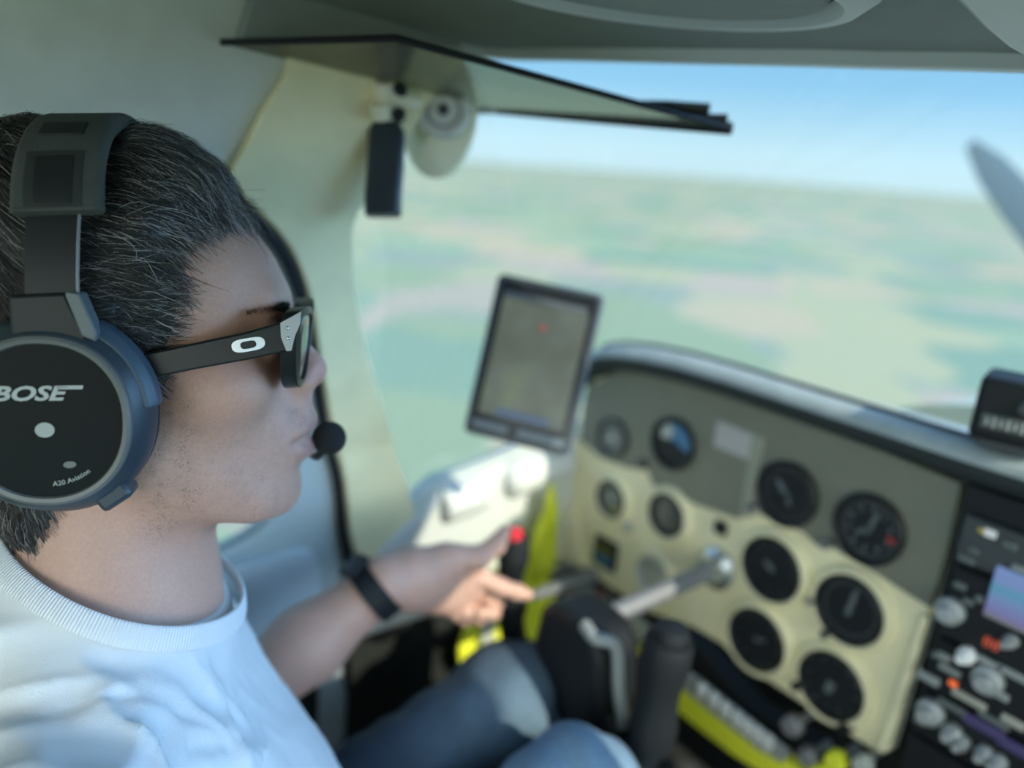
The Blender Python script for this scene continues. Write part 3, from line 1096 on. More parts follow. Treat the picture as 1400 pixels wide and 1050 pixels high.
for (a, b_, r_, mm, lb) in ((1090, 988, 0.013, M['steel'], 'grey knob hanging just under the beige panel edge'), (1112, 1030, 0.012, M['steel'], 'steel knob at the bottom edge under the lowest dial'),
                            (1150, 1036, 0.013, M['yellow'], 'larger yellow knob at the bottom edge, beside the pale knob'), (1186, 1040, 0.011, LE, 'pale knob at the bottom edge below the panel corner'),
                            (1128, 1050, 0.009, M['yellow'], 'small yellow knob at the bottom edge between two others')):
    X, Z = pxz(a, b_, y=0.83)
    o = thing('pull_control', lb, 'control', (X, 0.83, Z), group='pull controls along the bottom edge')
    o.rotation_euler = (PI / 2, 0, 0)
    MB().lathe([(r_ * .8, 0), (r_, 0.004), (r_, 0.015), (r_ * .8, 0.019)], 20).build('cap', mm, o)
    MB().cyl((0, 0, -0.035), (0, 0, 0.001), r_ * .4, n=12).build('stem', M['steel'], o)
# grey lip under the left side of the panel, with a red knob
q = [pxz(*p, y=0.842) for p in ((770, 800), (800, 808), (860, 842), (880, 862), (868, 880), (846, 862), (790, 830), (768, 820))]
o = MB().prism(q, 0.842, 0.87, XZ).build('panel_kick_strip', mat('kick_strip_grey', (0.34, 0.36, 0.30), 0.5), bevel=0.003)
tag(o, 'grey strip edge under the left part of the beige panel', 'trim strip')
X, Z = pxz(822, 812, y=0.84)
o = thing('air_control', 'dark red knob under the square gauge', 'control', (X, 0.84, Z))
o.rotation_euler = (PI / 2, 0, 0)
MB().lathe([(0.006, 0), (0.008, 0.004), (0.008, 0.012), (0.006, 0.015)], 18).build('cap', mat('dark_red', (0.22, 0.03, 0.02), 0.45), o)
MB().cyl((0, 0, -0.02), (0, 0, 0.001), 0.003, n=10).build('stem', M['steel'], o)
a, b_ = Vector(atd(728, 815, 1.10)), Vector(atd(806, 787, 1.27))
o = thing('brake_lever', 'grey lever rod reaching out under the left panel corner', 'lever', tuple(b_))
mb = MB()
d = a - b_
mb.tube([(0, 0, 0), tuple(d * .3), tuple(d * .85), tuple(d)], [0.011, 0.011, 0.008, 0.005], 14)
mb.build('rod', M['steel'], o)
MB().sphere((0, 0, 0), 0.014, 18, 10).build('pivot', M['steel'], o)

# ------------------------------------------------------------------ control yoke
yk = thing('control_yoke', 'black control yoke with two grips in front of the pilot', 'control yoke', (-0.384, 0.60, 0.46))
mb = MB()
hub = [(-0.040, -0.085), (0.060, -0.090), (0.072, -0.04), (0.064, 0.028), (0.040, 0.050), (-0.020, 0.054), (-0.044, 0.036), (-0.052, -0.02)]
mb.prism(hub, -0.035, 0.035, XZ)
mb.build('hub', M['black'], yk, bevel=0.014, seg=4)
mb = MB()
pts = smoothpath([(-0.035, 0.0, -0.055), (-0.08, 0, -0.076), (-0.112, -0.002, -0.072), (-0.126, -0.004, -0.046), (-0.128, -0.006, -0.01)], 6)
mb.tube(pts, 0.017, 14)
pts = smoothpath([(0.050, 0.0, -0.055), (0.085, 0, -0.088), (0.108, -0.002, -0.080), (0.122, -0.004, -0.050), (0.128, -0.006, -0.01)], 6)
mb.tube(pts, [0.026] * 12 + [0.022] * (len(pts) - 12), 14)
mb.build('arm', M['black'], yk)
for sgn, top, bot in ((-1, (-0.124, -0.014, 0.074), (-0.128, -0.004, -0.03)), (1, (0.134, -0.012, 0.088), (0.126, -0.004, -0.05))):
    mb = MB()
    path = smoothpath([bot, ((bot[0] + top[0]) / 2 + 0.002 * sgn, -0.012, (bot[2] + top[2]) / 2), top], 8)
    nn = len(path)
    mb.tube(path, [(0.0185 if sgn < 0 else 0.024) + 0.0025 * math.sin(i / (nn - 1) * PI * 3) for i in range(nn)], 16)
    g_ = mb.build('grip', M['rubber'], yk)
    MB().lathe([(0.0185, -0.006), (0.020, 0.004), (0.017, 0.014), (0.006, 0.018)], 18, lambda p: (p[0] + top[0], p[1] + top[1], p[2] + top[2])).build('grip_cap', M['rubber'], yk)
    if sgn < 0:
        bt = MB().lathe([(0.010, 0.0), (0.010, 0.012), (0.006, 0.015)], 16, lambda p: (p[0] + top[0] + 0.004, p[1] + top[1] - 0.006, p[2] + top[2] + 0.012)).build('talk_button', M['redp'], yk)
mb = MB()
mb.cyl((0, 0.03, 0.022), (0, 0.245, 0.034), 0.0125, n=20)
mb.build('shaft', M['steel'], yk)
MB().lathe([(0.030, 0.0), (0.030, 0.006), (0.020, 0.012), (0.016, 0.026)], 24, lambda p: (p[0], 0.250 - p[2], p[1] + 0.034)).build('shaft_collar', M['chrome'], yk)
mb = MB()
mb.tube(smoothpath([(0.030, -0.03, 0.050), (0.052, -0.034, 0.048), (0.068, -0.016, 0.040), (0.078, -0.012, -0.01), (0.088, -0.006, -0.055)], 7), 0.0075, 10)
mb.build('switch_cable', BT, yk)

# ------------------------------------------------------------------ tablet on its mount
tl, tr2, br, bl = (np.array(atd(*p)) for p in ((680, 371, 0.985), (828, 406, 0.965), (776, 624, 0.975), (636, 592, 0.995)))
ctr = (tl + tr2 + br + bl) / 4
ex = Vector(((tr2 - tl) + (br - bl)) / 2)
ez = Vector(((tl - bl) + (tr2 - br)) / 2)
wt, ht = ex.length, ez.length
ex.normalize()
ez = (ez - ex * ez.dot(ex)).normalized()
ey = ez.cross(ex)
mw = Matrix(((ex.x, ey.x, ez.x, ctr[0]), (ex.y, ey.y, ez.y, ctr[1]), (ex.z, ey.z, ez.z, ctr[2]), (0, 0, 0, 1)))
tb = thing('tablet', 'tablet computer in a dark case showing a map, left of the instrument panel', 'tablet', mw=mw)


def rrect(w_, h_, r_, n=6):
    o = []
    for cx, cy, a0 in ((w_ / 2 - r_, h_ / 2 - r_, 0), (-w_ / 2 + r_, h_ / 2 - r_, 90), (-w_ / 2 + r_, -h_ / 2 + r_, 180), (w_ / 2 - r_, -h_ / 2 + r_, 270)):
        for i in range(n + 1):
            a = math.radians(a0 + 90 * i / n)
            o.append((cx + r_ * math.cos(a), cy + r_ * math.sin(a)))
    return o


MB().prism(rrect(wt, ht, 0.009), -0.004, 0.010, XZ).build('case', mat('tablet_case', (0.045, 0.055, 0.065), 0.45), tb, bevel=0.003, seg=3)
MB().prism(rrect(wt * .90, ht * .945, 0.005), -0.0045, 0.0, XZ).build('front_glass', mat('tablet_glass', (0.02, 0.022, 0.025), 0.2, spec=0.2), tb)
mapm = D.materials.new('map_screen')
mapm.use_nodes = True
n = mapm.node_tree.nodes
L = mapm.node_tree.links
tcn = n.new('ShaderNodeTexCoord')
nz = n.new('ShaderNodeTexNoise')
nz.inputs['Scale'].default_value = 16
nz.inputs['Detail'].default_value = 4
L.new(tcn.outputs['Object'], nz.inputs['Vector'])
cr = n.new('ShaderNodeValToRGB')
cr.color_ramp.elements[0].position, cr.color_ramp.elements[0].color = 0.34, (0.085, 0.110, 0.088, 1)
cr.color_ramp.elements[1].position, cr.color_ramp.elements[1].color = 0.66, (0.14, 0.18, 0.11, 1)
for p, c_ in ((0.46, (0.112, 0.130, 0.098, 1)), (0.56, (0.120, 0.150, 0.125, 1))):
    e = cr.color_ramp.elements.new(p)
    e.color = c_
L.new(nz.outputs['Fac'], cr.inputs[0])
bb_ = n['Principled BSDF']
L.new(cr.outputs[0], bb_.inputs['Emission Color'])
bb_.inputs['Emission Strength'].default_value = 0.72
bb_.inputs['Specular IOR Level'].default_value = 0.15
bb_.inputs['Base Color'].default_value = (0.02, 0.02, 0.02, 1)
bb_.inputs['Roughness'].default_value = 0.15
MB().prism(rrect(wt * .80, ht * .72, 0.001), -0.0052, -0.004, lambda p, q, t: (p, t, q + ht * 0.005)).build('map_screen', mapm, tb)
MB().box((-0.002, -0.0056, ht * .385), (wt * .78, 0.0008, ht * .035)).build('status_bar', mat('tablet_bar', (0.10, 0.11, 0.12), 0.4), tb)
MB().box((-wt * .26, -0.0056, -ht * .425), (wt * .34, 0.0008, ht * .05)).build('tool_bar', mat('tablet_bar2', (0.13, 0.155, 0.165), 0.4), tb)
MB().box((wt * .22, -0.0056, -ht * .425), (wt * .44, 0.0008, ht * .05)).build('tool_bar', mat('tablet_bar3', (0.13, 0.165, 0.18), 0.4), tb)
MB().box((0.002, -0.0058, -ht * .325), (wt * .5, 0.0008, ht * .045)).build('tool_bar', mat('tablet_bar4', (0.03, 0.05, 0.09), 0.4, emit=(0.1, 0.17, 0.28), estr=0.3), tb)
MB().lathe([(0.003, 0), (0.003, 0.001)], 12, lambda p: (p[0] + wt * .02, -0.0052 - p[2], p[1] + ht * .23)).build('map_marker', mat('marker_red', (0.3, 0.03, 0.03), 0.5, emit=(0.7, 0.08, 0.08), estr=0.35), tb)
mt = thing('tablet_mount', 'black ball-joint mount arm holding the tablet from behind', 'mount', tuple(ctr))
back = Vector(ey)
p0 = back * 0.013
p1 = back * 0.05 + Vector((0, 0, -0.01))
foot = Vector(atd(742, 575, 1.215)) - Vector(ctr)
MB().cyl(tuple(back * 0.0105), tuple(back * 0.018), 0.022, n=20).build('back_plate', M['black'], mt)
MB().sphere(tuple(back * 0.030), 0.0125, 18, 10).build('ball', M['black'], mt)
MB().tube([tuple(back * 0.030), tuple((back * 0.030).lerp(foot, 0.5)), tuple(foot + Vector((0, -0.012, 0)))], [0.012, 0.015, 0.012], 14).build('arm', M['black'], mt)
MB().cyl(tuple(foot + Vector((0, -0.014, 0))), tuple(foot), 0.016, 0.02, n=20).build('foot', M['black'], mt)

# ------------------------------------------------------------------ yellow safety vest stowed between the panel and the side wall
vp = [(757, 655), (764, 690), (762, 768), (748, 800), (768, 830), (752, 868), (724, 872), (712, 872), (742, 890), (728, 912), (690, 920), (650, 922), (630, 905), (632, 870), (644, 832), (664, 796), (700, 770), (728, 745), (742, 700)]
bm = bmesh.new()
bv = [bm.verts.new((a_, 0, b_)) for a_, b_ in vp]
ed = [bm.edges.new((bv[i], bv[(i + 1) % len(bv)])) for i in range(len(bv))]
bmesh.ops.triangle_fill(bm, use_beauty=True, edges=ed)
for _ in range(3):
    bmesh.ops.subdivide_edges(bm, edges=bm.edges[:], cuts=1, use_grid_fill=True)
bmesh.ops.smooth_vert(bm, verts=bm.verts[:], factor=0.4, use_axis_x=True, use_axis_z=True)
for v in bm.verts:                                        # hangs from the panel edge, then lies against the side wall
    Pv = onplane(v.co.x, v.co.z, 1, 0.80)
    if Pv[0] < -0.655:
        Pv = onplane(v.co.x, v.co.z, 0, -0.655)
    Pv = Vector(Pv)
    fo = 0.010 * math.sin(Pv.y * 70 + Pv.x * 90 + Pv.z * 25) + 0.008 * mnoise.noise(Pv * 22)
    v.co = Pv + Vector((abs(fo) * 0.8, -abs(fo), 0))
me = D.meshes.new('fabric')
bm.to_mesh(me)
bm.free()
me.polygons.foreach_set('use_smooth', [True] * len(me.polygons))
ve = thing('safety_vest', 'bright yellow safety vest stuffed between the panel and the side wall', 'safety vest', (-0.70, 0.80, 0.30))
o = D.objects.new('fabric', me)
COL.objects.link(o)
me.materials.append(M['yellow'])
md = o.modifiers.new('s', 'SOLIDIFY')
md.thickness = 0.005
md.offset = 0
keep(o, ve)
q = [onplane(*p, 0, -0.640) for p in ((660, 846), (676, 846), (674, 900), (656, 900))]
mb = MB().prism([(p[1], p[2]) for p in q], -0.643, -0.638, YZ)
keep(mb.build('reflective_stripe', mat('reflective_grey', (0.52, 0.55, 0.46), 0.35)), ve)

# ------------------------------------------------------------------ sun visor with its pivot
c1, c2, c3, c4 = (Vector(atd(*p)) for p in ((304, 58, 0.68), (541, 52, 0.60), (1000, 176, 0.75), (676, 152, 0.88)))
vi = thing('sun_visor', 'tinted see-through sun visor with dark edges swung along the windshield', 'sun visor', tuple(c4))
tint = D.materials.new('tinted_acrylic')
tint.use_nodes = True
n = tint.node_tree.nodes
L = tint.node_tree.links
n.clear()
om = n.new('ShaderNodeOutputMaterial')
tr_ = n.new('ShaderNodeBsdfTransparent')
tr_.inputs[0].default_value = (0.74, 0.70, 0.56, 1)
gl = n.new('ShaderNodeBsdfPrincipled')
gl.inputs['Base Color'].default_value = (0.30, 0.31, 0.26, 1)
gl.inputs['Roughness'].default_value = 0.25
ms = n.new('ShaderNodeMixShader')
ms.inputs[0].default_value = 0.33
L.new(tr_.outputs[0], ms.inputs[1])
L.new(gl.outputs[0], ms.inputs[2])
L.new(ms.outputs[0], om.inputs[0])
o4 = Vector(c4)
q4 = [c - o4 for c in (c1, c2, c3, c4)]
nrm = (q4[1] - q4[0]).cross(q4[2] - q4[0]).normalized()
mb = MB()
mb.add([q + nrm * s for s in (0.001, -0.001) for q in q4], [(0, 1, 2, 3), (7, 6, 5, 4), (0, 4, 5, 1), (1, 5, 6, 2), (2, 6, 7, 3), (3, 7, 4, 0)])
mb.build('tinted_sheet', tint, vi)
mb = MB()
mb.tube([q4[0], q4[1], q4[2]], 0.0030, 10)
mb.build('edge_trim', M['rubber'], vi)
mb = MB()
mb.tube([q4[3], q4[3].lerp(q4[2], .5), q4[2]], [0.0035, 0.0052, 0.0062], 12)
mb.build('lower_bar', M['black'], vi)
mb = MB()
e1, e2 = Vector(atd(872, 142, 0.775)) - o4, Vector(atd(970, 150, 0.755)) - o4
mb.tube([e1, e1.lerp(e2, .4), e2], [0.0035, 0.0055, 0.0060], 12)
e1, e2 = Vector(atd(930, 165, 0.765)) - o4, Vector(atd(994, 166, 0.75)) - o4
mb.tube([e1, e2], [0.0065, 0.0070], 12)
mb.build('clip', M['black'], vi)
hubp = Vector(atd(606, 150, 0.825))
mb = MB()
mb.tube([hubp - o4, Vector(atd(645, 151, 0.855)) - o4, Vector((0, 0, 0))], [0.0055, 0.0045, 0.0035], 12)
mb.build('pivot_rod', M['steel'], vi)

# pivot mount: oval beige plate, round pale hub
vw = (Vector(POS) - hubp).normalized()
nrm = (Vector((0.80, -0.55, -0.05))).normalized()
up = (Vector((0, 0, 1)) - nrm * nrm.z).normalized()
sd = up.cross(nrm)
mw = Matrix(((sd.x, up.x, nrm.x, hubp.x), (sd.y, up.y, nrm.y, hubp.y), (sd.z, up.z, nrm.z, hubp.z), (0, 0, 0, 1)))
pm = thing('visor_pivot', 'round pale visor pivot on an oval beige plate at the windshield corner', 'visor pivot', mw=mw)
MB().lathe([(1, 0.0), (1, 0.004), (0.93, 0.008), (0.5, 0.009)], 48, lambda p: (p[0] * 0.043 - 0.006, p[1] * 0.069 - 0.005, p[2] - 0.034)).build('oval_plate', mat('cream_plate', (0.80, 0.76, 0.54), 0.45), pm)
MB().lathe([(0.030, -0.028), (0.030, -0.006), (0.027, 0.0), (0.022, 0.001), (0.021, -0.003), (0.016, -0.003), (0.015, 0.002), (0.006, 0.003)], 40).build('hub', M['palegrey'], pm)
MB().lathe([(0.0185, -0.0035), (0.0185, -0.001), (0.0165, -0.001), (0.0165, -0.0035)], 32, cap=False).build('ring', M['steel'], pm)
MB().lathe([(0.006, 0.0), (0.006, 0.006), (0.003, 0.008)], 16).build('screw', M['charcoal'], pm)
MB().box((-0.045, 0.004, -0.018), (0.050, 0.018, 0.010)).build('arm_bracket', M['beige'], pm, bevel=0.003)

# black hanging latch handle next to it
hc = Vector(atd(526, 232, 0.80))
cream = mat('cream_plastic', (0.80, 0.77, 0.58), 0.45)
lh = thing('latch_handle', 'black latch handle hanging from a beige bracket on the door pillar', 'latch handle', tuple(hc))
rt = Vector(A)
mb = MB()
path = [Vector(atd(px, py, d)) - hc for px, py, d in ((528, 168, 0.80), (529, 180, 0.80), (527, 230, 0.80), (524, 270, 0.80), (524, 296, 0.80))]
mb.sweep(path, lambda i: (Vector(A), Vector(CF)), [(-0.0185 + .004, -0.011), (0.0185 - .004, -0.011), (0.0185, -0.007), (0.0185, 0.007), (0.0145, 0.011), (-0.0145, 0.011), (-0.0185, 0.007), (-0.0185, -0.007)])
for i in range(8):                                       # taper the top end
    v = Vector(mb.v[i])
    mb.v[i] = tuple(path[0] + (v - path[0]) * 0.72)
mb.build('grip', mat('latch_black', (0.03, 0.04, 0.05), 0.4), lh, bevel=0.003)
mb = MB()
path = [Vector(atd(px, py, 0.752)) - hc for px, py in ((541, 62), (538, 84), (533, 106))]
mb.sweep(path, lambda i: (Vector(A), Vector(CF)), [(-w_, -0.007) if False else (s_ * (0.020, 0.016, 0.008)[1], t_) for s_, t_ in ((-1, -0.007), (1, -0.007), (1, 0.007), (-1, 0.007))])
for i in range(4):
    v = Vector(mb.v[i])
    mb.v[i] = tuple(path[0] + (v - path[0]) * 1.2)
    v = Vector(mb.v[8 + i])
    mb.v[8 + i] = tuple(path[2] + (v - path[2]) * 0.7)
mb.build('upper_tongue', mat('latch_slate', (0.045, 0.05, 0.06), 0.5), lh, bevel=0.003)
mb = MB()
for a_, b2, r_ in (((524, 112), (526, 138), 0.010), ((520, 140), (524, 162), 0.011)):
    mb.tube([Vector(atd(*a_, 0.772)) - hc, Vector(atd(*b2, 0.782)) - hc], r_, 14)
mb.tube([Vector(atd(522, 133, 0.778)) - hc, Vector(atd(545, 134, 0.785)) - hc, Vector(atd(572, 140, 0.805)) - hc], 0.0085, 12)
mb.build('bracket', cream, lh, bevel=0.001)
mb = MB()
for a_ in ((547, 123), (545, 157)):
    mb.sphere(tuple(Vector(atd(*a_, 0.778)) - hc), 0.0075, 14, 8)
mb.build('bolt', M['black'], lh)

# ------------------------------------------------------------------ nose of the aircraft and propeller
V, F_ = [], []
stn = [(1.27, 0.60, 0.735), (1.5, 0.585, 0.730), (1.8, 0.53, 0.690), (2.1, 0.44, 0.63), (2.35, 0.34, 0.56), (2.48, 0.24, 0.49)]
for y, hw, zt in stn:
    for k in range(25):
        a = PI * k / 24
        ca, sa = math.cos(a), math.sin(a)
        V.append((hw * (abs(ca) ** 0.6) * (1 if ca > 0 else -1), y, -0.05 + (zt + 0.05) * (sa ** 0.6)))
for i in range(len(stn) - 1):
    for k in range(24):
        a = i * 25 + k
        F_.append((a, a + 1, a + 26, a + 25))
F_.append(tuple(range(len(stn) * 25 - 25, len(stn) * 25)))
cw = mesh_obj('engine_cowling', V, F_, mat('white_paint', (0.80, 0.82, 0.82), 0.25, coat=0.6), sharp=50)
tag(cw, 'white engine cowling seen through the windshield over the glareshield', 'engine cowling')
hy = 2.62
bladem = mat('blade_grey', (0.20, 0.27, 0.34), 0.4)
pr_ = thing('propeller', 'dark propeller standing still beyond the nose of the aircraft', 'propeller', (-0.02, hy, 0.33))
MB().lathe([(0.13, -0.12), (0.125, 0.0), (0.10, 0.10), (0.06, 0.18), (0.01, 0.22)], 32, lambda p: (p[0], p[2], p[1])).build('spinner', M['steel'], pr_)
tipv = Vector(onplane(1326, 196, 1, hy)) - Vector((-0.02, hy, 0.33))
for sgn in (1, -1):
    d = tipv.normalized() * sgn
    s_ = d.cross(Vector((0, 1, 0)))
    path = [d * (0.08 + (tipv.length - 0.08) * t) for t in np.linspace(0, 1, 12)]
    wd = [0.045, 0.055, 0.065, 0.072, 0.078, 0.080, 0.080, 0.078, 0.074, 0.068, 0.055, 0.02]
    mb = MB()
    vs, fs = [], []
    for i, p in enumerate(path):
        tw = math.radians(50 - 32 * i / 11)
        u_ = s_ * math.cos(tw) + Vector((0, 1, 0)) * math.sin(tw)
        w2 = d.cross(u_)
        th = 0.02 * (1 - i / 14)
        for a in range(10):
            an = 2 * PI * a / 10
            vs.append(p + u_ * wd[i] * math.cos(an) + w2 * th * math.sin(an))
    for i in range(11):
        for a in range(10):
            b2 = (a + 1) % 10
            fs.append((i * 10 + a, i * 10 + b2, (i + 1) * 10 + b2, (i + 1) * 10 + a))
    fs.append(tuple(range(110, 120)))
    mb.add(vs, fs).build('blade', bladem, pr_)

# ------------------------------------------------------------------ the pilot: head frame
HP = np.array([-0.402, 0.132, 0.849])
HM = np.array([[0.89506607, 0.41990161, -0.15013117], [-0.43151592, 0.90048191, -0.0540957], [0.11247553, 0.11320321, 0.98718503]])
HS = 1.03
HMW = Matrix(((HM[0, 0] * HS, HM[0, 1] * HS, HM[0, 2] * HS, HP[0]), (HM[1, 0] * HS, HM[1, 1] * HS, HM[1, 2] * HS, HP[1]), (HM[2, 0] * HS, HM[2, 1] * HS, HM[2, 2] * HS, HP[2]), (0, 0, 0, 1)))


def to_local(P):
    return ((P - HP) @ HM) / HS


def to_world(p):
    return (np.asarray(p, float) * HS) @ HM.T + HP


# ---- signed distance pieces
f4 = np.float32


def ell(p, c, r):
    c = np.array(c, f4)
    r = np.array(r, f4)
    q = (p - c) / r
    k0 = np.sqrt((q * q).sum(1)) + 1e-9
    q2 = q / r
    k1 = np.sqrt((q2 * q2).sum(1)) + 1e-9
    return k0 * (k0 - 1) / k1


def cap(p, a, b, ra, rb=None):
    rb = ra if rb is None else rb
    a = np.array(a, f4)
    b = np.array(b, f4)
    ab = b - a
    t = np.clip(((p - a) @ ab) / float(ab @ ab), 0, 1)
    d = p - a - t[:, None] * ab
    return np.sqrt((d * d).sum(1)) - (ra + (rb - ra) * t)


def smin(a, b, k):
    h = np.maximum(k - np.abs(a - b), 0) / k
    return np.minimum(a, b) - h * h * k * 0.25


def smax(a, b, k):
    return -smin(-a, -b, k)


def U(k, *ds):
    d = ds[0]
    for e in ds[1:]:
        d = smin(d, e, k)
    return d


def mir(p):
    q = p.copy()
    q[:, 0] = np.abs(q[:, 0])
    return q


def head_sdf(p):
    """p in the head frame (right, forward, up)"""
    m = mir(p)
    d = U(0.020, ell(p, (0, -.015, .057), (.0765, .090, .0835)), ell(p, (0, .0345, .041), (.064, .0605, .048)))
    d = U(0.025, d, ell(p, (0, .034, -.020), (.066, .058, .068)))
    d = U(0.016, d, cap(m, (.030, .0845, .031), (.0, .0885, .029), .0095))
    d = U(0.022, d, ell(m, (.050, .055, -.024), (.021, .028, .019)))
    d = U(0.022, d, ell(p, (0, .026, -.072), (.058, .060, .052)))
    d = U(0.025, d, cap(m, (.050, .006, -.072), (.026, .062, -.107), .018, .016))
    d = U(0.018, d, ell(p, (0, .0748, -.1095), (.022, .0193, .0190)))
    d = U(0.020, d, ell(p, (0, .067, -.066), (.034, .036, .036)))
    # eye sockets, eyeballs under lids
    d = smax(d, -ell(m, (.032, .101, .007), (.019, .013, .012)), 0.012)
    d = U(0.004, d, ell(m, (.031, .083, .006), (.014, .0125, .0125)))
    # nose
    ns = U(0.010, cap(p, (0, .091, .014), (0, .1075, -.018), .0075, .0093), ell(p, (0, .1085, -.0222), (.0105, .0103, .0090)))
    ns = U(0.008, ns, ell(m, (.0125, .101, -.0290), (.0075, .0105, .0085)), cap(p, (0, .1105, -.027), (0, .103, -.0385), .0050, .0045))
    d = U(0.012, d, ns)
    d = smax(d, -ell(m, (.0065, .108, -.0370), (.0038, .0065, .0035)), 0.004)
    # lips
    d = U(0.010, d, cap(m, (.006, .0985, -.044), (.009, .1000, -.055), .0075))
    d = U(0.008, d, cap(m, (.017, .0955, -.0635), (0, .1028, -.0590), .0060, .0078))
    d = U(0.007, d, cap(m, (.015, .0950, -.0790), (0, .0998, -.0825), .0058, .0078))
    d = smax(d, -cap(m, (.023, .094, -.0700), (0, .1105, -.0690), .0015, .0022), 0.005)
    d = smax(d, -cap(m, (.012, .1025, -.0945), (0, .1055, -.0955), .0055, .0070), 0.010)
    # ears
    er = U(0.006, ell(m, (.0790, -.016, .004), (.0060, .020, .030)), ell(m, (.0770, -.010, -.024), (.006, .010, .012)))
    d = U(0.010, d, er)
    # neck
    d = U(0.028, d, cap(p, (0, -.029, -.03), (0, -.0475, -.21), .060, .061))
    d = U(0.016, d, ell(p, (0, .008, -.152), (.011, .010, .014)))
    return d


NB = to_world((0, -.046, -.205))                        # base of the neck
YB = math.radians(-18)
BR = np.array([math.cos(YB), math.sin(YB), 0.0])        # body's right
BF = np.array([-math.sin(YB), math.cos(YB), 0.0])       # body's forward
UPV = np.array([0, 0, 1.0])


def tb_(r, f_, u):
    return NB + BR * r + BF * f_ + UPV * u


SHR, SHL = tb_(.175, -.015, -.050), np.array([-0.575, 0.135, 0.590])
ELR = tb_(.245, .06, -.30)
WRR = tb_(.13, .33, -.36)
ELL_, WRL = np.array([-0.550, 0.180, 0.370]), np.array([-0.507, 0.395, 0.533])


def torso_sdf(p):
    P = p
    d = U(0.06, cap(P, NB + UPV * .02, tb_(.155, -.02, -.055), .050, .052), cap(P, NB + UPV * .02, tb_(-.155, -.02, -.055), .050, .052))
    q = (P - NB.astype(f4)) @ np.stack([BR, BF, UPV], 1).astype(f4)
    d = U(0.07, d, ell(q, (0, .005, -.17), (.165, .105, .155)))
    d = U(0.06, d, ell(mir(q), (.070, .042, -.145), (.085, .058, .085)))
    d = U(0.06, d, ell(q, (.020, .072, -.24), (.135, .105, .13)))
    d = U(0.08, d, ell(q, (0, .060, -.34), (.150, .125, .16)))
    d = U(0.06, d, ell(q, (0, .0, -.46), (.165, .12, .10)))
    d = U(0.05, d, cap(P, SHR, tb_(.10, 0, -.09), .056, .06), cap(P, SHL, tb_(-.10, 0, -.09), .056, .06))
    return d


def arms_up_sdf(p):
    return np.minimum(cap(p, SHR, ELR, .052, .042), cap(p, SHL, ELL_, .052, .042))


def fore_r(p):
    d = cap(p, ELR, WRR, .043, .029)
    w = WRR
    dr = (w - ELR) / np.linalg.norm(w - ELR)
    h = ell((p - (w + dr * .05).astype(f4)) @ frame_of(dr).astype(f4), (0, 0, 0), (.042, .052, .018))
    d = U(0.02, d, h)
    for k in range(4):
        a = w + dr * .085 + frame_of(dr)[:, 0] * (k - 1.5) * .019
        b = a + dr * (.035, .042, .038, .028)[k] + frame_of(dr)[:, 2] * -.012
        c = b + dr * .015 + frame_of(dr)[:, 2] * -.028
        d = U(0.006, d, cap(p, a, b, .0092, .0086), cap(p, b, c, .0086, .0076))
    a = w + dr * .03 + frame_of(dr)[:, 0] * .035
    b = a + dr * .035 + frame_of(dr)[:, 0] * .022
    d = U(0.010, d, cap(p, a, b, .012, .010), cap(p, b, b + dr * .028, .010, .008))
    return d


def frame_of(dr):
    x = np.cross(dr, UPV)
    x /= np.linalg.norm(x)
    z = np.cross(x, dr)
    return np.stack([x, dr, z], 1)


# left hand: open beside the yoke grip, thumb up, forefinger stretched along the grip
def W_(px, py, d):
    return atd(px, py, d)


def hand_l(p):
    w0 = WRL
    k1 = W_(640, 772, .945)          # forefinger knuckle
    k2 = W_(641, 797, .958)
    k3 = W_(632, 815, .966)
    k4 = W_(618, 826, .970)
    d = cap(p, w0, W_(575, 787, .905), .028, .027)
    d = U(0.022, d, cap(p, W_(565, 778, .90), k1, .021, .0165), cap(p, W_(565, 785, .905), k2, .022, .0165), cap(p, W_(560, 800, .905), k3, .021, .0155), cap(p, W_(560, 806, .905), k4, .019, .0145))
    # forefinger
    b = W_(684, 802, .958)
    c = W_(706, 809, .962)
    e = W_(722, 813, .966)
    d = U(0.008, d, cap(p, k1 + (k2 - k1) * .35, b, .0115, .0098), cap(p, b, c, .0098, .0090), cap(p, c, e, .0090, .0076))
    # three curled fingers
    for k, (b, c, e) in zip((k2, k3, k4), ((W_(678, 822, .985), W_(674, 838, .968), W_(656, 838, .953)), (W_(664, 834, .995), W_(656, 845, .975), W_(640, 840, .957)), (W_(646, 838, .996), W_(636, 846, .978), W_(624, 841, .962)))):
        d = U(0.007, d, cap(p, k, b, .0105, .0094), cap(p, b, c, .0094, .0086), cap(p, c, e, .0086, .0076))
    # thumb
    a = W_(612, 762, .915)
    b = W_(655, 762, .925)
    c = W_(678, 745, .935)
    e = W_(690, 726, .942)
    d = U(0.016, d, cap(p, a, b, .018, .0135))
    d = U(0.008, d, cap(p, b, c, .0128, .0108), cap(p, c, e, .0108, .0085))
    return d


FM = WRL * .62 + ELL_ * .38


def fore_l(p):
    return U(0.02, cap(p, ELL_, FM, .041, .040), cap(p, FM, WRL, .040, .0275))


BIG = 1.0


def part_eval(p, cen, half, fn, lo, hi, margin=0.05):
    """evaluate fn only where blocks come near the box lo..hi"""
    lo = np.array(lo) - margin
    hi = np.array(hi) + margin
    ok = ((cen > lo - half) & (cen < hi + half)).all(1)
    return ok


def bbox(*pts, r=0.07):
    P = np.array(pts)
    return P.min(0) - r, P.max(0) + r


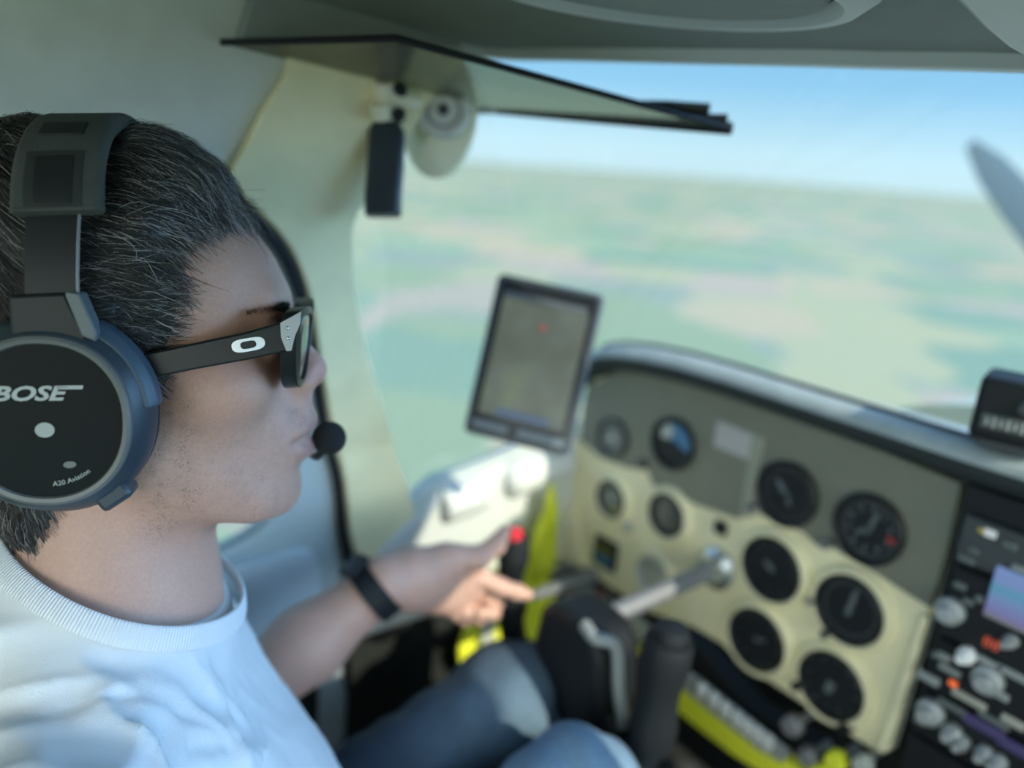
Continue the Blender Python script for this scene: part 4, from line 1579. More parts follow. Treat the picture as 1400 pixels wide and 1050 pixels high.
GROUPS = [
    (lambda p: head_sdf(((p - HP.astype(f4)) @ HM.astype(f4)) / f4(HS)) * f4(HS), *bbox(to_world((0, -.1, .14)), to_world((0, .11, -.12)), to_world((.08, 0, 0)), to_world((-.08, 0, 0)), NB, r=.07), 0.0),
    (torso_sdf, *bbox(SHR, SHL, NB, tb_(.165, .13, -.5), tb_(-.165, -.13, -.56), r=.13), 0.05),
    (arms_up_sdf, *bbox(SHR, ELR, SHL, ELL_), 0.03),
    (fore_r, *bbox(ELR, WRR, WRR + BF * .17 - UPV * .04 - BR * .05, r=.06), 0.02),
    (fore_l, *bbox(ELL_, WRL, r=.05), 0.025),
    (hand_l, *bbox(WRL, W_(722, 813, .966), W_(690, 726, .942), W_(640, 846, .99), r=.03), 0.016),
]


def body_at(p, cen=None, groups=None):
    d = np.full(len(p), BIG, f4)
    for fn, lo, hi, k in (groups or GROUPS):
        ok = ((p > (lo - .03)) & (p < (hi + .03))).all(1)
        if ok.any():
            e = fn(p[ok])
            d[ok] = e if k == 0 else smin(d[ok], e, k)
    return d


def surface(fn, lo, hi, h):
    """block-wise surface nets -> verts, quads"""
    lo = np.array(lo, float)
    nb = 8
    dims = np.ceil((np.array(hi) - lo) / (h * nb)).astype(int)
    n = dims * nb + 1
    bi = np.stack(np.meshgrid(*[np.arange(k) for k in dims], indexing='ij'), -1).reshape(-1, 3)
    cen = lo + (bi + .5) * nb * h
    dc = fn(cen.astype(f4))
    near = np.abs(dc) < nb * h * 0.87 * 1.6 + .012
    F = np.full(n, BIG, f4)
    # far blocks keep the sign of their centre
    sgn = np.sign(dc)
    for b, s in zip(bi[(~near) & (sgn < 0)], sgn[(~near) & (sgn < 0)]):
        i, j, k = b * nb
        F[i:i + nb + 1, j:j + nb + 1, k:k + nb + 1] = -BIG
    off = np.stack(np.meshgrid(*[np.arange(nb + 1)] * 3, indexing='ij'), -1).reshape(-1, 3)
    sel = bi[near]
    CH = 400
    for s in range(0, len(sel), CH):
        blk = sel[s:s + CH]
        gi = (blk[:, None, :] * nb + off[None]).reshape(-1, 3)
        d = fn((lo + gi * h).astype(f4))
        F[gi[:, 0], gi[:, 1], gi[:, 2]] = d
    S = F < 0
    cnt = np.zeros(n - 1, np.int8)
    for dx in (0, 1):
        for dy in (0, 1):
            for dz in (0, 1):
                cnt += S[dx:n[0] - 1 + dx, dy:n[1] - 1 + dy, dz:n[2] - 1 + dz]
    cell = np.argwhere((cnt > 0) & (cnt < 8))
    vid = np.full(n - 1, -1, np.int32)
    vid[cell[:, 0], cell[:, 1], cell[:, 2]] = np.arange(len(cell))
    acc = np.zeros((len(cell), 3))
    num = np.zeros(len(cell))
    cs = [(a, b, c) for a in (0, 1) for b in (0, 1) for c in (0, 1)]
    val = {c: F[cell[:, 0] + c[0], cell[:, 1] + c[1], cell[:, 2] + c[2]].astype(float) for c in cs}
    for c in cs:
        for ax in range(3):
            if c[ax] == 0:
                e = list(c)
                e[ax] = 1
                e = tuple(e)
                a, b = val[c], val[e]
                x = (a < 0) != (b < 0)
                t = np.where(x, a / np.where(x, a - b, 1), 0)
                t = np.clip(t, 0, 1)
                pt = np.array(c, float)[None] + (np.array(e) - np.array(c))[None] * t[:, None]
                acc[x] += pt[x]
                num[x] += 1
    V = lo + (cell + acc / num[:, None]) * h
    Q = []
    for ax in range(3):
        o1, o2 = [(1, 2), (2, 0), (0, 1)][ax]
        sl0 = [slice(None)] * 3
        sl1 = [slice(None)] * 3
        sl0[ax] = slice(0, n[ax] - 1)
        sl1[ax] = slice(1, n[ax])
        A0, A1 = S[tuple(sl0)], S[tuple(sl1)]
        ch = np.argwhere(A0 != A1)
        ok = (ch[:, o1] > 0) & (ch[:, o2] > 0) & (ch[:, o1] < n[o1] - 1) & (ch[:, o2] < n[o2] - 1)
        ch = ch[ok]
        fl = A0[ch[:, 0], ch[:, 1], ch[:, 2]]

        def cid(d1, d2):
            q = ch.copy()
            q[:, o1] += d1
            q[:, o2] += d2
            return vid[q[:, 0], q[:, 1], q[:, 2]]
        q = np.stack([cid(-1, -1), cid(0, -1), cid(0, 0), cid(-1, 0)], 1)
        q[~fl] = q[~fl][:, ::-1]
        Q.append(q)
    Q = np.concatenate(Q)
    Q = Q[(Q >= 0).all(1)]
    return V, Q


def relax(V, Q, it=1, f=0.5):
    E = np.concatenate([Q[:, [0, 1]], Q[:, [1, 2]], Q[:, [2, 3]], Q[:, [3, 0]]])
    E = np.concatenate([E, E[:, ::-1]])
    num = np.bincount(E[:, 0], minlength=len(V))[:, None]
    for _ in range(it):
        s = np.stack([np.bincount(E[:, 0], weights=V[E[:, 1], k], minlength=len(V)) for k in range(3)], 1)
        V = V + (s / np.maximum(num, 1) - V) * f
    return V


def grad(fn, P, e=0.0012):
    g_ = np.zeros_like(P)
    for k in range(3):
        d = np.zeros(3)
        d[k] = e
        g_[:, k] = fn((P + d).astype(f4)) - fn((P - d).astype(f4))
    return g_ / (np.linalg.norm(g_, axis=1, keepdims=True) + 1e-9)


def set_color(o, name, C):
    at = o.data.color_attributes.new(name, 'FLOAT_COLOR', 'POINT')
    buf = np.ones((len(C), 4), np.float32)
    buf[:, :C.shape[1]] = C
    at.data.foreach_set('color', buf.ravel())


def sstep(a, b, x):
    t = np.clip((x - a) / (b - a), 0, 1)
    return t * t * (3 - 2 * t)


# noise on arrays
def vnoise(P, s):
    """cheap value noise, -1..1"""
    q = P * s
    i = np.floor(q).astype(np.int64)
    f_ = q - i
    f_ = f_ * f_ * (3 - 2 * f_)
    o = 0

    def h(i):
        n_ = (i[:, 0] * 374761393 + i[:, 1] * 668265263 + i[:, 2] * 1274126177) & 0x7fffffff
        n_ = ((n_ ^ (n_ >> 13)) * 1274126177) & 0x7fffffff
        return ((n_ ^ (n_ >> 16)) & 0xffff) / 32767.5 - 1
    for dx in (0, 1):
        for dy in (0, 1):
            for dz in (0, 1):
                w_ = (f_[:, 0] if dx else 1 - f_[:, 0]) * (f_[:, 1] if dy else 1 - f_[:, 1]) * (f_[:, 2] if dz else 1 - f_[:, 2])
                o = o + w_ * h(i + np.array([dx, dy, dz]))
    return o


person = thing('person', 'person in a white t-shirt and jeans at the controls, wearing sunglasses and headset', 'person', (-0.42, 0.06, 0.30))

lo_ = np.min([g_[1] for g_ in GROUPS], 0) - .01
hi_ = np.max([g_[2] for g_ in GROUPS], 0) + .01
V, Q = surface(body_at, lo_, hi_, 0.0030)
V = relax(V, Q, 1, 0.4)
lp = to_local(V)
# skin colour: tanned, redder nose, cheeks and ears, grey stubble, lips
base = np.array([0.53, 0.315, 0.240])
C = np.repeat(base[None], len(V), 0)
hd = sstep(0.14, 0.10, np.linalg.norm(lp - np.array([0, .03, -.02]), axis=1))[:, None]
n1 = vnoise(V, 60)[:, None]
n2 = vnoise(V, 190)[:, None]
C = C * (1 + 0.05 * n1)
red = (np.exp(-((lp - np.array([0, .112, -.025])) ** 2).sum(1) / .018 ** 2) + 0.6 * np.exp(-((np.abs(lp) - np.array([.058, .05, -.03])) ** 2).sum(1) / .03 ** 2))[:, None]
C = C * (1 + red * np.array([0.10, -0.05, -0.02]))
jaw = sstep(-.036, -.060, lp[:, 2] + 0.25 * (0.055 - np.clip(lp[:, 1], 0, .06))) * sstep(-.145, -.120, lp[:, 2]) * sstep(-.012, .02, lp[:, 1])
front = sstep(-.040, -.047, lp[:, 2]) * sstep(.085, .095, lp[:, 1])
side = sstep(.05, .03, lp[:, 1]) * sstep(-.015, -.03, lp[:, 2]) * sstep(-.135, -.115, lp[:, 2]) * sstep(-.02, 0.01, lp[:, 1])
beard = np.clip(np.maximum.reduce([jaw * .45, front * .9, side * .75]), 0, 1) * (np.linalg.norm(lp, axis=1) < .2)
spk = 0.55 + 0.45 * sstep(-0.2, 0.5, vnoise(V, 700) * .6 + vnoise(V, 330) * .6)
bd = (beard * spk * .30)[:, None]
C = C * (1 - bd) + np.array([0.10, 0.085, 0.078]) * bd
lips = (np.exp(-(((lp - np.array([0, .101, -.0605])) / np.array([.02, .02, .0045])) ** 2).sum(1)) + np.exp(-(((lp - np.array([0, .099, -.079])) / np.array([.019, .02, .006])) ** 2).sum(1)))[:, None]
lips = np.clip(lips * 1.2, 0, 1)
C = C * (1 - lips * .8) + np.array([0.42, 0.20, 0.18]) * lips * .8
body = quads_obj('body', V, Q, mat('skin', tuple(base), 0.48, attr='skin_tone', var=0.06, vscale=420, bump=0.25, bscale=900, sss=0.12), None)
set_color(body, 'skin_tone', np.concatenate([C, beard[:, None]], 1))
n = body.data.materials[0].node_tree.nodes
L = body.data.materials[0].node_tree.links
bs = n['Principled BSDF']
old = bs.inputs['Base Color'].links[0].from_socket
an = n.new('ShaderNodeAttribute')
an.attribute_name = 'skin_tone'
tcn = n.new('ShaderNodeTexCoord')
vo = n.new('ShaderNodeTexVoronoi')
vo.inputs['Scale'].default_value = 620
L.new(tcn.outputs['Object'], vo.inputs['Vector'])
mr = n.new('ShaderNodeMapRange')
mr.inputs[1].default_value, mr.inputs[2].default_value = 0.45, 0.10
L.new(vo.outputs['Distance'], mr.inputs[0])
nz = n.new('ShaderNodeTexNoise')
nz.inputs['Scale'].default_value = 130
L.new(tcn.outputs['Object'], nz.inputs['Vector'])
mr2 = n.new('ShaderNodeMapRange')
mr2.inputs[1].default_value, mr2.inputs[2].default_value = 0.42, 0.62
L.new(nz.outputs['Fac'], mr2.inputs[0])
m1 = n.new('ShaderNodeMath')
m1.operation = 'MULTIPLY'
L.new(mr.outputs[0], m1.inputs[0])
L.new(mr2.outputs[0], m1.inputs[1])
m2 = n.new('ShaderNodeMath')
m2.operation = 'MULTIPLY'
L.new(m1.outputs[0], m2.inputs[0])
L.new(an.outputs['Alpha'], m2.inputs[1])
mx = n.new('ShaderNodeMix')
mx.data_type = 'RGBA'
mx.inputs[7].default_value = (0.06, 0.05, 0.046, 1)
L.new(m2.outputs[0], mx.inputs[0])
L.new(old, mx.inputs[6])
L.new(mx.outputs[2], bs.inputs['Base Color'])
keep(body, person)

# ---- t-shirt: offset of torso and upper arms, cut at the collar and sleeve hems
SG = [(lambda p: head_sdf(((p - HP.astype(f4)) @ HM.astype(f4)) / f4(HS)) * f4(HS) + 0.004, *GROUPS[0][1:3], 0.0), GROUPS[1], GROUPS[2]]
CC = to_world((0.0, -.028, -.1590))  # collar centre
CN = to_world((0, .55, 1.0)) - to_world((0, 0, 0))
CN /= np.linalg.norm(CN)


def cut_plane(P):
    return (P - CC) @ CN


def shirt_sdf(p):
    d = body_at(p, groups=SG) - f4(.0065)
    c = ((p - CC.astype(f4)) @ CN.astype(f4))
    d = smax(d, c, .006)
    # sleeves end above the elbows
    for s_, e_ in ((SHR, ELR), (SHL, ELL_)):
        ax = (e_ - s_) / np.linalg.norm(e_ - s_)
        t = (p - s_.astype(f4)) @ ax.astype(f4)
        r_ = np.linalg.norm(p - s_.astype(f4) - t[:, None] * ax.astype(f4), axis=1)
        cut = np.where(r_ < .085, t - .19, -1).astype(f4)
        d = np.maximum(d, cut)
        sl = np.maximum(cap(p, s_, s_ + ax * .20, .058, .064), np.maximum(t - .19, -t - .03))
        d = smin(d, sl.astype(f4), .02)
    d = np.maximum(d, (tb_(0, 0, -.50)[2] - p[:, 2]).astype(f4))
    return d


SV, SQ = surface(shirt_sdf, np.array([SHL[0] - .09, NB[1] - .22, 0.12]), np.array([SHR[0] + .16, NB[1] + .22, NB[2] + .16]), 0.0040)
SV = relax(SV, SQ, 2, 0.5)
gr = grad(shirt_sdf, SV)
q = (SV - NB) @ np.stack([BR, BF, UPV], 1)
# folds fanning from the armpit, sagging drapes over the chest
Dv = .35 * BR + .75 * BF + .45 * UPV
Dv = Dv / np.linalg.norm(Dv)
al = SV @ Dv
Pq = SV - al[:, None] * Dv * .90 + .006 * np.stack([vnoise(SV, 22), vnoise(SV + 9, 22), vnoise(SV + 17, 22)], 1)   # noise stretched along the folds
rid = 1 - np.abs(vnoise(Pq, 34) + .30 * vnoise(Pq, 70))
rid2 = 1 - np.abs(vnoise(Pq + 5.1, 19))
bk = sstep(.01, .07, q[:, 0] - .35 * q[:, 1]) * sstep(.30, .12, np.abs(q[:, 0]))
wv3 = vnoise(SV, 35) * .6 + vnoise(SV, 80) * .25
cutd = cut_plane(SV)
amp = sstep(-.004, -.045, cutd)
seam = np.exp(-((q[:, 0] - (.112 - .35 * np.clip(q[:, 1], -.05, .2) ** 1 * .6) - .1 * (q[:, 2] + .06)) / .0022) ** 2) * sstep(-.16, -.10, q[:, 2])
puck = np.exp(-((cutd + .022) / .006) ** 2) * np.sin(np.arctan2(q[:, 1], q[:, 0]) * 130) * sstep(-.3, .3, vnoise(SV, 20))
SV = SV + gr * ((.0072 * (rid ** 3) * (.22 + 1.1 * bk) + .0055 * (rid2 ** 3) * (.3 + 1.0 * bk) + 0.0012 * wv3) * amp - .0011 * seam + .0006 * puck)[:, None]
shm = mat('white_cotton', (0.74, 0.77, 0.79), 0.85, bump=0.35, bscale=1500, sheen=0.15)
shirt = quads_obj('t_shirt', SV, SQ, shm)
keep(shirt, person)
# ribbed collar band
t1_ = np.cross(CN, np.array([1.0, 0, 0]))
t1_ /= np.linalg.norm(t1_)
t2_ = np.cross(CN, t1_)
NA = 220
ringp = []
for i in range(NA):
    a = 2 * PI * i / NA
    dr = t1_ * math.cos(a) + t2_ * math.sin(a)
    rr = np.linspace(.03, .16, 260)
    pts = CC + dr * rr[:, None] - CN * 0.004
    dd = body_at(pts.astype(f4), groups=SG)
    k = np.argmax(dd > .0050)
    ringp.append(rr[k])
ringp = np.array(ringp)
fwd_l = to_world((0, 1, 0)) - to_world((0, 0, 0))
cosf = np.array([float((t1_ * math.cos(2 * PI * i / NA) + t2_ * math.sin(2 * PI * i / NA)) @ fwd_l) for i in range(NA)])
ringp = ringp + .005 * np.clip(cosf, 0, 1) ** 2
for _ in range(14):
    ringp = .25 * np.roll(ringp, 1) + .5 * ringp + .25 * np.roll(ringp, -1)
mb = MB()
paths = []
frs = []
for i in range(NA):
    a = 2 * PI * i / NA
    dr = t1_ * math.cos(a) + t2_ * math.sin(a)
    paths.append(CC + dr * ringp[i])
    P0 = CC + dr * (ringp[i] + .004)
    # lean the band along the surface
    frs.append((Vector(dr), Vector(CN)))
sect = [(0.0, 0.007), (.0028, 0.0072), (.0050, 0.004), (.0078, -.0010), (.0102, -.0068), (.0090, -.0090), (.0062, -.0050), (.001, 0.000)]
mb.sweep([tuple(p) for p in paths], lambda i: frs[i], sect, closed=True)
rb = D.materials.new('ribbed_cotton')
rb.use_nodes = True
n = rb.node_tree.nodes
L = rb.node_tree.links
b = n['Principled BSDF']
b.inputs['Base Color'].default_value = (0.74, 0.77, 0.79, 1)
b.inputs['Roughness'].default_value = 0.85
tcn = n.new('ShaderNodeTexCoord')
ax_ = []
for tv in (t1_, t2_):
    sb = n.new('ShaderNodeVectorMath')
    sb.operation = 'SUBTRACT'
    sb.inputs[1].default_value = CC
    L.new(tcn.outputs['Object'], sb.inputs[0])
    dn = n.new('ShaderNodeVectorMath')
    dn.operation = 'DOT_PRODUCT'
    dn.inputs[1].default_value = tv
    L.new(sb.outputs[0], dn.inputs[0])
    ax_.append(dn.outputs['Value'])
prev = None
for op, v0, v1 in (('ARCTAN2', ax_[0], ax_[1]), ('MULTIPLY', None, 260.0), ('SINE', None, None)):
    mn = n.new('ShaderNodeMath')
    mn.operation = op
    if prev is None:
        L.new(v0, mn.inputs[0])
        L.new(v1, mn.inputs[1])
    else:
        L.new(prev, mn.inputs[0])
        if v1:
            mn.inputs[1].default_value = v1
    prev = mn.outputs[0]
bp = n.new('ShaderNodeBump')
bp.inputs['Distance'].default_value = 0.0005
bp.inputs['Strength'].default_value = 0.6
L.new(prev, bp.inputs['Height'])
L.new(bp.outputs[0], b.inputs['Normal'])
cl = mb.build('collar', rb, None, sharp=None)
md = cl.modifiers.new('s', 'SUBSURF')
md.levels = md.render_levels = 2
keep(cl, person)

# ---- jeans
KL, KR = np.array([-0.440, 0.548, 0.368]), np.array([-0.262, 0.490, 0.388])
HL, HR = tb_(-.095, .0, -.47), tb_(.095, .0, -.47)
FL, FR = np.array([-0.47, 0.80, 0.09]), np.array([-0.24, 0.80, 0.09])


def jeans_sdf(p):
    q = (p - NB.astype(f4)) @ np.stack([BR, BF, UPV], 1).astype(f4)
    d = np.maximum(ell(q, (0, -.005, -.47), (.182, .135, .105)), (p[:, 2] - f4(tb_(0, 0, -.40)[2])))
    for h_, k_, f_ in ((HL, KL, FL), (HR, KR, FR)):
        l = U(0.04, cap(p, h_, k_, .088, .060), cap(p, k_, f_, .058, .048))
        d = U(0.03, d, l)
    return d


JV, JQ = surface(jeans_sdf, (-0.66, -0.13, 0.02), (-0.12, 0.90, 0.52), 0.0060)
JV = relax(JV, JQ, 2, .5)
gr = grad(jeans_sdf, JV)
kn = np.minimum(np.linalg.norm(JV - KL, axis=1), np.linalg.norm(JV - KR, axis=1))
JV = JV + gr * (0.004 * np.sin(JV[:, 1] * 90 + JV[:, 2] * 60 + 4 * vnoise(JV, 14)) * (0.4 + np.exp(-(kn / .1) ** 2)) * .7 + .003 * vnoise(JV, 30))[:, None]
lit_wear = (0.22 * np.exp(-(np.linalg.norm(JV - KL, axis=1) / .07) ** 2) + 0.75 * np.exp(-(np.linalg.norm(JV - KR, axis=1) / .13) ** 2) + 0.10 * sstep(-.2, .6, vnoise(JV, 9)))[:, None]  # sunlight on the knees painted pale, plus slight random fading
JC = np.array([0.012, 0.025, 0.048]) * (1 - lit_wear) + np.array([0.24, 0.38, 0.52]) * lit_wear
je = quads_obj('jeans', JV, JQ, mat('denim', (0.05, 0.09, 0.17), 0.85, attr='denim_tone', var=0.15, vscale=250, bump=0.4, bscale=900))
set_color(je, 'denim_tone', JC)
keep(je, person)
for s_, f_ in (('l', FL), ('r', FR)):
    mb = MB()
    rg = []
    for y, w_, h_ in ((-.10, .012, .04), (-.085, .034, .07), (-.02, .042, .075), (.06, .045, .05), (.13, .040, .035), (.165, .014, .018)):
        for k in range(16):
            a = 2 * PI * k / 16
            rg.append((f_[0] + w_ * math.cos(a), f_[1] + .05 + y, max(0.002, 0.006 + h_ * (.5 + .5 * math.sin(a)))))
    fs = [(i * 16 + k, i * 16 + (k + 1) % 16, (i + 1) * 16 + (k + 1) % 16, (i + 1) * 16 + k) for i in range(5) for k in range(16)]
    fs += [tuple(range(16))[::-1], tuple(range(80, 96))]
    mb.add(rg, fs)
    keep(mb.build('shoe', M['charcoal']), person)

# ---- hair
HPOLY = np.array([(.0760, .0900), (.0720, .0870), (.0630, .0830), (.0520, .0775), (.0420, .0700), (.0365, .0590), (.0370, .0410), (.0330, .0230), (.0280, .0100), (.0280, -.004), (.0225, -.016), (.0165, -.023), (.0105, -.018), (.005, .0),
                  (-.004, .022), (-.022, .026), (-.036, .004), (-.038, -.03), (-.046, -.070), (-.058, -.105), (-.066, -.121), (-.11, -.124), (-.16, -.05), (-.16, .2), (.12, .2), (.10, .12)])


def poly_sd(P, poly):
    """signed distance in 2D, negative inside"""
    d = np.full(len(P), 1e9)
    ins = np.zeros(len(P), bool)
    m_ = len(poly)
    for i in range(m_):
        a, b_ = poly[i], poly[(i + 1) % m_]
        e = b_ - a
        w_ = P - a
        t = np.clip((w_ @ e) / (e @ e), 0, 1)
        d = np.minimum(d, ((w_ - t[:, None] * e) ** 2).sum(1))
        c_ = (a[1] > P[:, 1]) != (b_[1] > P[:, 1])
        xx_ = (b_[0] - a[0]) * (P[:, 1] - a[1]) / (b_[1] - a[1] + 1e-12) + a[0]
        ins ^= c_ & (P[:, 0] < xx_)
    return np.where(ins, -1, 1) * np.sqrt(d)


def skull(p):
    return head_sdf(p)


def hair_sdf(p):
    mk = poly_sd(p[:, 1:3].astype(float), HPOLY)
    jag = .003 * vnoise(p.astype(float), 160)
    mk = mk + jag
    top = sstep(.02, .12, p[:, 2])
    bandz = np.exp(-((p[:, 1] + .0130) / .024) ** 4) * sstep(.06, .10, p[:, 2])
    bk_ = sstep(-.035, -.06, p[:, 1]) * sstep(.05, .12, p[:, 2])
    th = np.clip(-mk * 0.42, -.004, (.0055 + .0060 * top) * (1 - .65 * bandz) + .012 * bk_)
    return (head_sdf(p) - th).astype(f4)


lo_, hi_ = np.array([-.095, -.125, -.135]), np.array([.095, .105, .165])
HV, HQ = surface(hair_sdf, lo_, hi_, 0.0030)
msk = poly_sd(HV[:, 1:3], HPOLY) < 0.001
okq = msk[HQ].all(1)
HQ = HQ[okq]
used = np.unique(HQ)
rem = np.full(len(HV), -1)
rem[used] = np.arange(len(used))
HV, HQ = HV[used], rem[HQ]
# strands over the cap
hn = grad(hair_sdf, HV)
NST = 24000
fa = HQ[rng.integers(0, len(HQ), NST)]
uu = rng.random((len(fa), 4))
uu /= uu.sum(1, keepdims=True)
R0 = (HV[fa] * uu[:, :, None]).sum(1)
R0 = R0[:NST]
N0 = grad(hair_sdf, R0)
ns_ = len(R0)
# growth: forward and down along the sides, forward over the top
gd = np.stack([0.10 * rng.standard_normal(ns_), 1.0 + .15 * rng.standard_normal(ns_), -.42 + .22 * rng.standard_normal(ns_)], 1)
back_ = sstep(-.03, -.07, R0[:, 1])
gd[:, 2] -= back_ * .9
gd[:, 1] -= back_ * .5
low = sstep(.03, -.03, R0[:, 2])
gd[:, 2] -= low * 1.1
swirl = vnoise(R0, 45)
gd[:, 2] += .60 * swirl + .25 * vnoise(R0, 110)
gd[:, 0] += .35 * vnoise(R0 + 3.3, 50)
gd -= N0 * (gd * N0).sum(1, keepdims=True)
gd /= np.linalg.norm(gd, axis=1, keepdims=True)
ln_ = (.016 + .014 * rng.random(ns_)) * (0.65 + .5 * sstep(.0, .08, R0[:, 2]))
fringe = np.exp(-((R0 - np.array([0, .072, .092])) / np.array([.08, .014, .014]) ** 1).clip(-9, 9).__pow__(2).sum(1))
ln_ *= 1 + .25 * fringe
lift = (.0012 + .0022 * rng.random(ns_)) + .003 * (rng.random(ns_) > .96)
SEG = 5
pts = []
curl = rng.standard_normal((ns_, 3)) * .10
for s in range(SEG + 1):
    t = s / SEG
    p = R0 - N0 * .0015 + gd * (ln_ * t)[:, None] + N0 * (lift * math.sin(t * 2.4) * 1.3)[:, None] + curl * (ln_ * t * t)[:, None]
    # follow the skull
    if s:
        dd = hair_sdf(p.astype(f4)).astype(float)
        nn_ = grad(hair_sdf, p)
        want = .0004 + lift * math.sin(t * 2.6)
        inside = poly_sd(p[:, 1:3], HPOLY) < 0
        push = np.where(dd < want, want - dd, np.where(inside, (want - dd) * .7, 0))
        p = p + nn_ * np.clip(push, -.012, .012)[:, None]
    pts.append(p)
pts = np.stack(pts, 1)
rad = 0.00020 + 0.00010 * rng.random(ns_)
SVs, SQs, SCs = [], [], []
tdir = np.gradient(pts, axis=1)
tdir /= np.linalg.norm(tdir, axis=2, keepdims=True) + 1e-9
sidev = np.cross(tdir, N0[:, None, :])
sidev /= np.linalg.norm(sidev, axis=2, keepdims=True) + 1e-9
nrmv = np.cross(sidev, tdir)
taper = np.linspace(1, .35, SEG + 1)[None, :, None] * rad[:, None, None]
ring = []
for k in range(3):
    a = 2 * PI * k / 3
    ring.append(pts + (sidev * math.cos(a) + nrmv * math.sin(a)) * taper)
ring = np.stack(ring, 2)                                  # strand, seg, 3, xyz
SV_ = ring.reshape(-1, 3)
base_i = (np.arange(ns_) * (SEG + 1) * 3)[:, None, None]
sg = (np.arange(SEG) * 3)[None, :, None]
kk = np.arange(3)[None, None, :]
k2 = (kk + 1) % 3
SQ_ = np.stack([base_i + sg + kk, base_i + sg + k2, base_i + sg + 3 + k2, base_i + sg + 3 + kk], -1).reshape(-1, 4)
grey = rng.random(ns_)
gz_ = sstep(-.02, .05, R0[:, 1]) * .16 + .13
tone = np.where(grey < gz_, .26 + .34 * rng.random(ns_), .028 + .055 * rng.random(ns_))
tc_ = np.stack([tone * 1.0, tone * .97, tone * .93], 1)
SC_ = np.repeat(tc_, (SEG + 1) * 3, 0)
CapC = np.repeat(np.array([[.020, .0195, .019]]), len(HV), 0)
AV = np.concatenate([HV, SV_])
AQ = np.concatenate([HQ, SQ_ + len(HV)])
hm = mat('hair', (.02, .02, .02), 0.38, attr='hair_tone', spec=0.6)
hair = quads_obj('hair', to_world(AV), AQ, hm)
set_color(hair, 'hair_tone', np.concatenate([CapC, SC_]))
keep(hair, person)
# stubbly eyebrow (right and left)
NE = 900
er_ = rng.random((NE, 3))
ex_ = np.where(rng.random(NE) < .5, -1, 1) * (.012 + .036 * er_[:, 0])
eyb = np.stack([ex_, np.full(NE, .12), .0225 + .006 * (er_[:, 1] - .5) * (1.3 - er_[:, 0]) + .004 * np.sin(er_[:, 0] * 2.6)], 1)
for _ in range(12):
    dd = head_sdf(eyb.astype(f4)).astype(float)
    eyb[:, 1] -= dd
ed_ = np.stack([np.sign(ex_) * .9, np.full(NE, .05), .25 + .4 * (er_[:, 2] - .5)], 1)
ed_ /= np.linalg.norm(ed_, axis=1, keepdims=True)
ne_ = grad(head_sdf, eyb)
EV, EQ = [], []
for i in range(NE):
    a = eyb[i] - ne_[i] * .0005
    b_ = a + ed_[i] * .004 + ne_[i] * .0016
    c_ = a + ed_[i] * .008 + ne_[i] * .0012
    w_ = np.cross(ed_[i], ne_[i]) * .00022
    k = len(EV)
    EV += [a - w_, a + w_, b_ + w_, b_ - w_, c_ + w_ * .3, c_ - w_ * .3]
    EQ += [(k, k + 1, k + 2, k + 3), (k + 3, k + 2, k + 4, k + 5)]
eb = quads_obj('eyebrows', to_world(np.array(EV)), np.array(EQ), mat('brow_hair', (.02, .018, .016), .5))
keep(eb, person)

# ---- wristwatch
wd = (WRL - FM) / np.linalg.norm(WRL - FM)
wc = WRL - wd * .012
wt_ = thing('wristwatch', 'dark watch band round the left wrist', 'watch', tuple(wc))
fw = frame_of(wd)
mb = MB()
path = []
for i in range(36):
    a = 2 * PI * i / 36
    dr = fw[:, 0] * math.cos(a) + fw[:, 2] * math.sin(a)
    rr = np.linspace(.01, .06, 120)
    dd = body_at((wc + dr * rr[:, None]).astype(f4), groups=[GROUPS[4], GROUPS[5]])
    path.append(dr * (rr[np.argmax(dd > 0.0008)]))
mb.sweep([tuple(p) for p in path], lambda i: (Vector(path[i]).normalized(), Vector(wd)), [(0, -.0125), (.0035, -.0115), (.0035, .0115), (0, .0125)], closed=True)
mb.build('strap', M['rubber'], wt_)
tp = path[10]
dr = Vector(tp).normalized()
mw = Matrix.Translation(Vector(tp) + dr * .006) @ Vector((0, 0, 1)).rotation_difference(dr).to_matrix().to_4x4()
MB(mw).box((0, 0, 0), (.032, .032, .009)).build('case', M['black'], wt_, bevel=.004)

# ---- sunglasses, in the head frame
sgx = thing('sunglasses', 'black framed sunglasses with a silver oval emblem worn by the person', 'sunglasses', mw=HMW)


def lens_f(r, u):
    return .1138 - (abs(r) / .066) ** 2.2 * .0065 - (.028 - u) * .17


OUT = [(.004, .015), (.010, .0210), (.022, .0250), (.040, .0268), (.056, .0268), (.0665, .0250), (.0700, .018), (.0690, .004), (.0655, -.008), (.0600, -.0195), (.050, -.0255), (.036, -.0275), (.022, -.0235), (.0125, -.0130), (.0090, -.001), (.0055, .008)]
INN = [(.0115, .0140), (.0150, .0175), (.024, .0205), (.040, .0218), (.054, .0215), (.0610, .0198), (.0635, .0140), (.0625, .0030), (.0590, -.0065), (.0540, -.0160), (.047, -.0208), (.036, -.0224), (.025, -.0192), (.0175, -.0105), (.0140, .0000), (.0120, .0090)]
OUTS, INNS = smoothpath([(a, b_, 0) for a, b_ in OUT], 4, True), smoothpath([(a, b_, 0) for a, b_ in INN], 4, True)
vs, fs = [], []
nn_ = len(OUTS)
mb = MB()
for sgn in (1, -1):
    vs, fs = [], []
    for O_, df in ((OUTS, .0015), (INNS, .0022), (INNS, -.0050), (OUTS, -.0085)):
        vs += [(sgn * a, lens_f(a, b_) + df, b_) for a, b_, _ in O_]
    for j in range(4):
        for i in range(nn_):
            k = (i + 1) % nn_
            fs.append((j * nn_ + i, j * nn_ + k, ((j + 1) % 4) * nn_ + k, ((j + 1) % 4) * nn_ + i))
    mb.add(vs, fs)
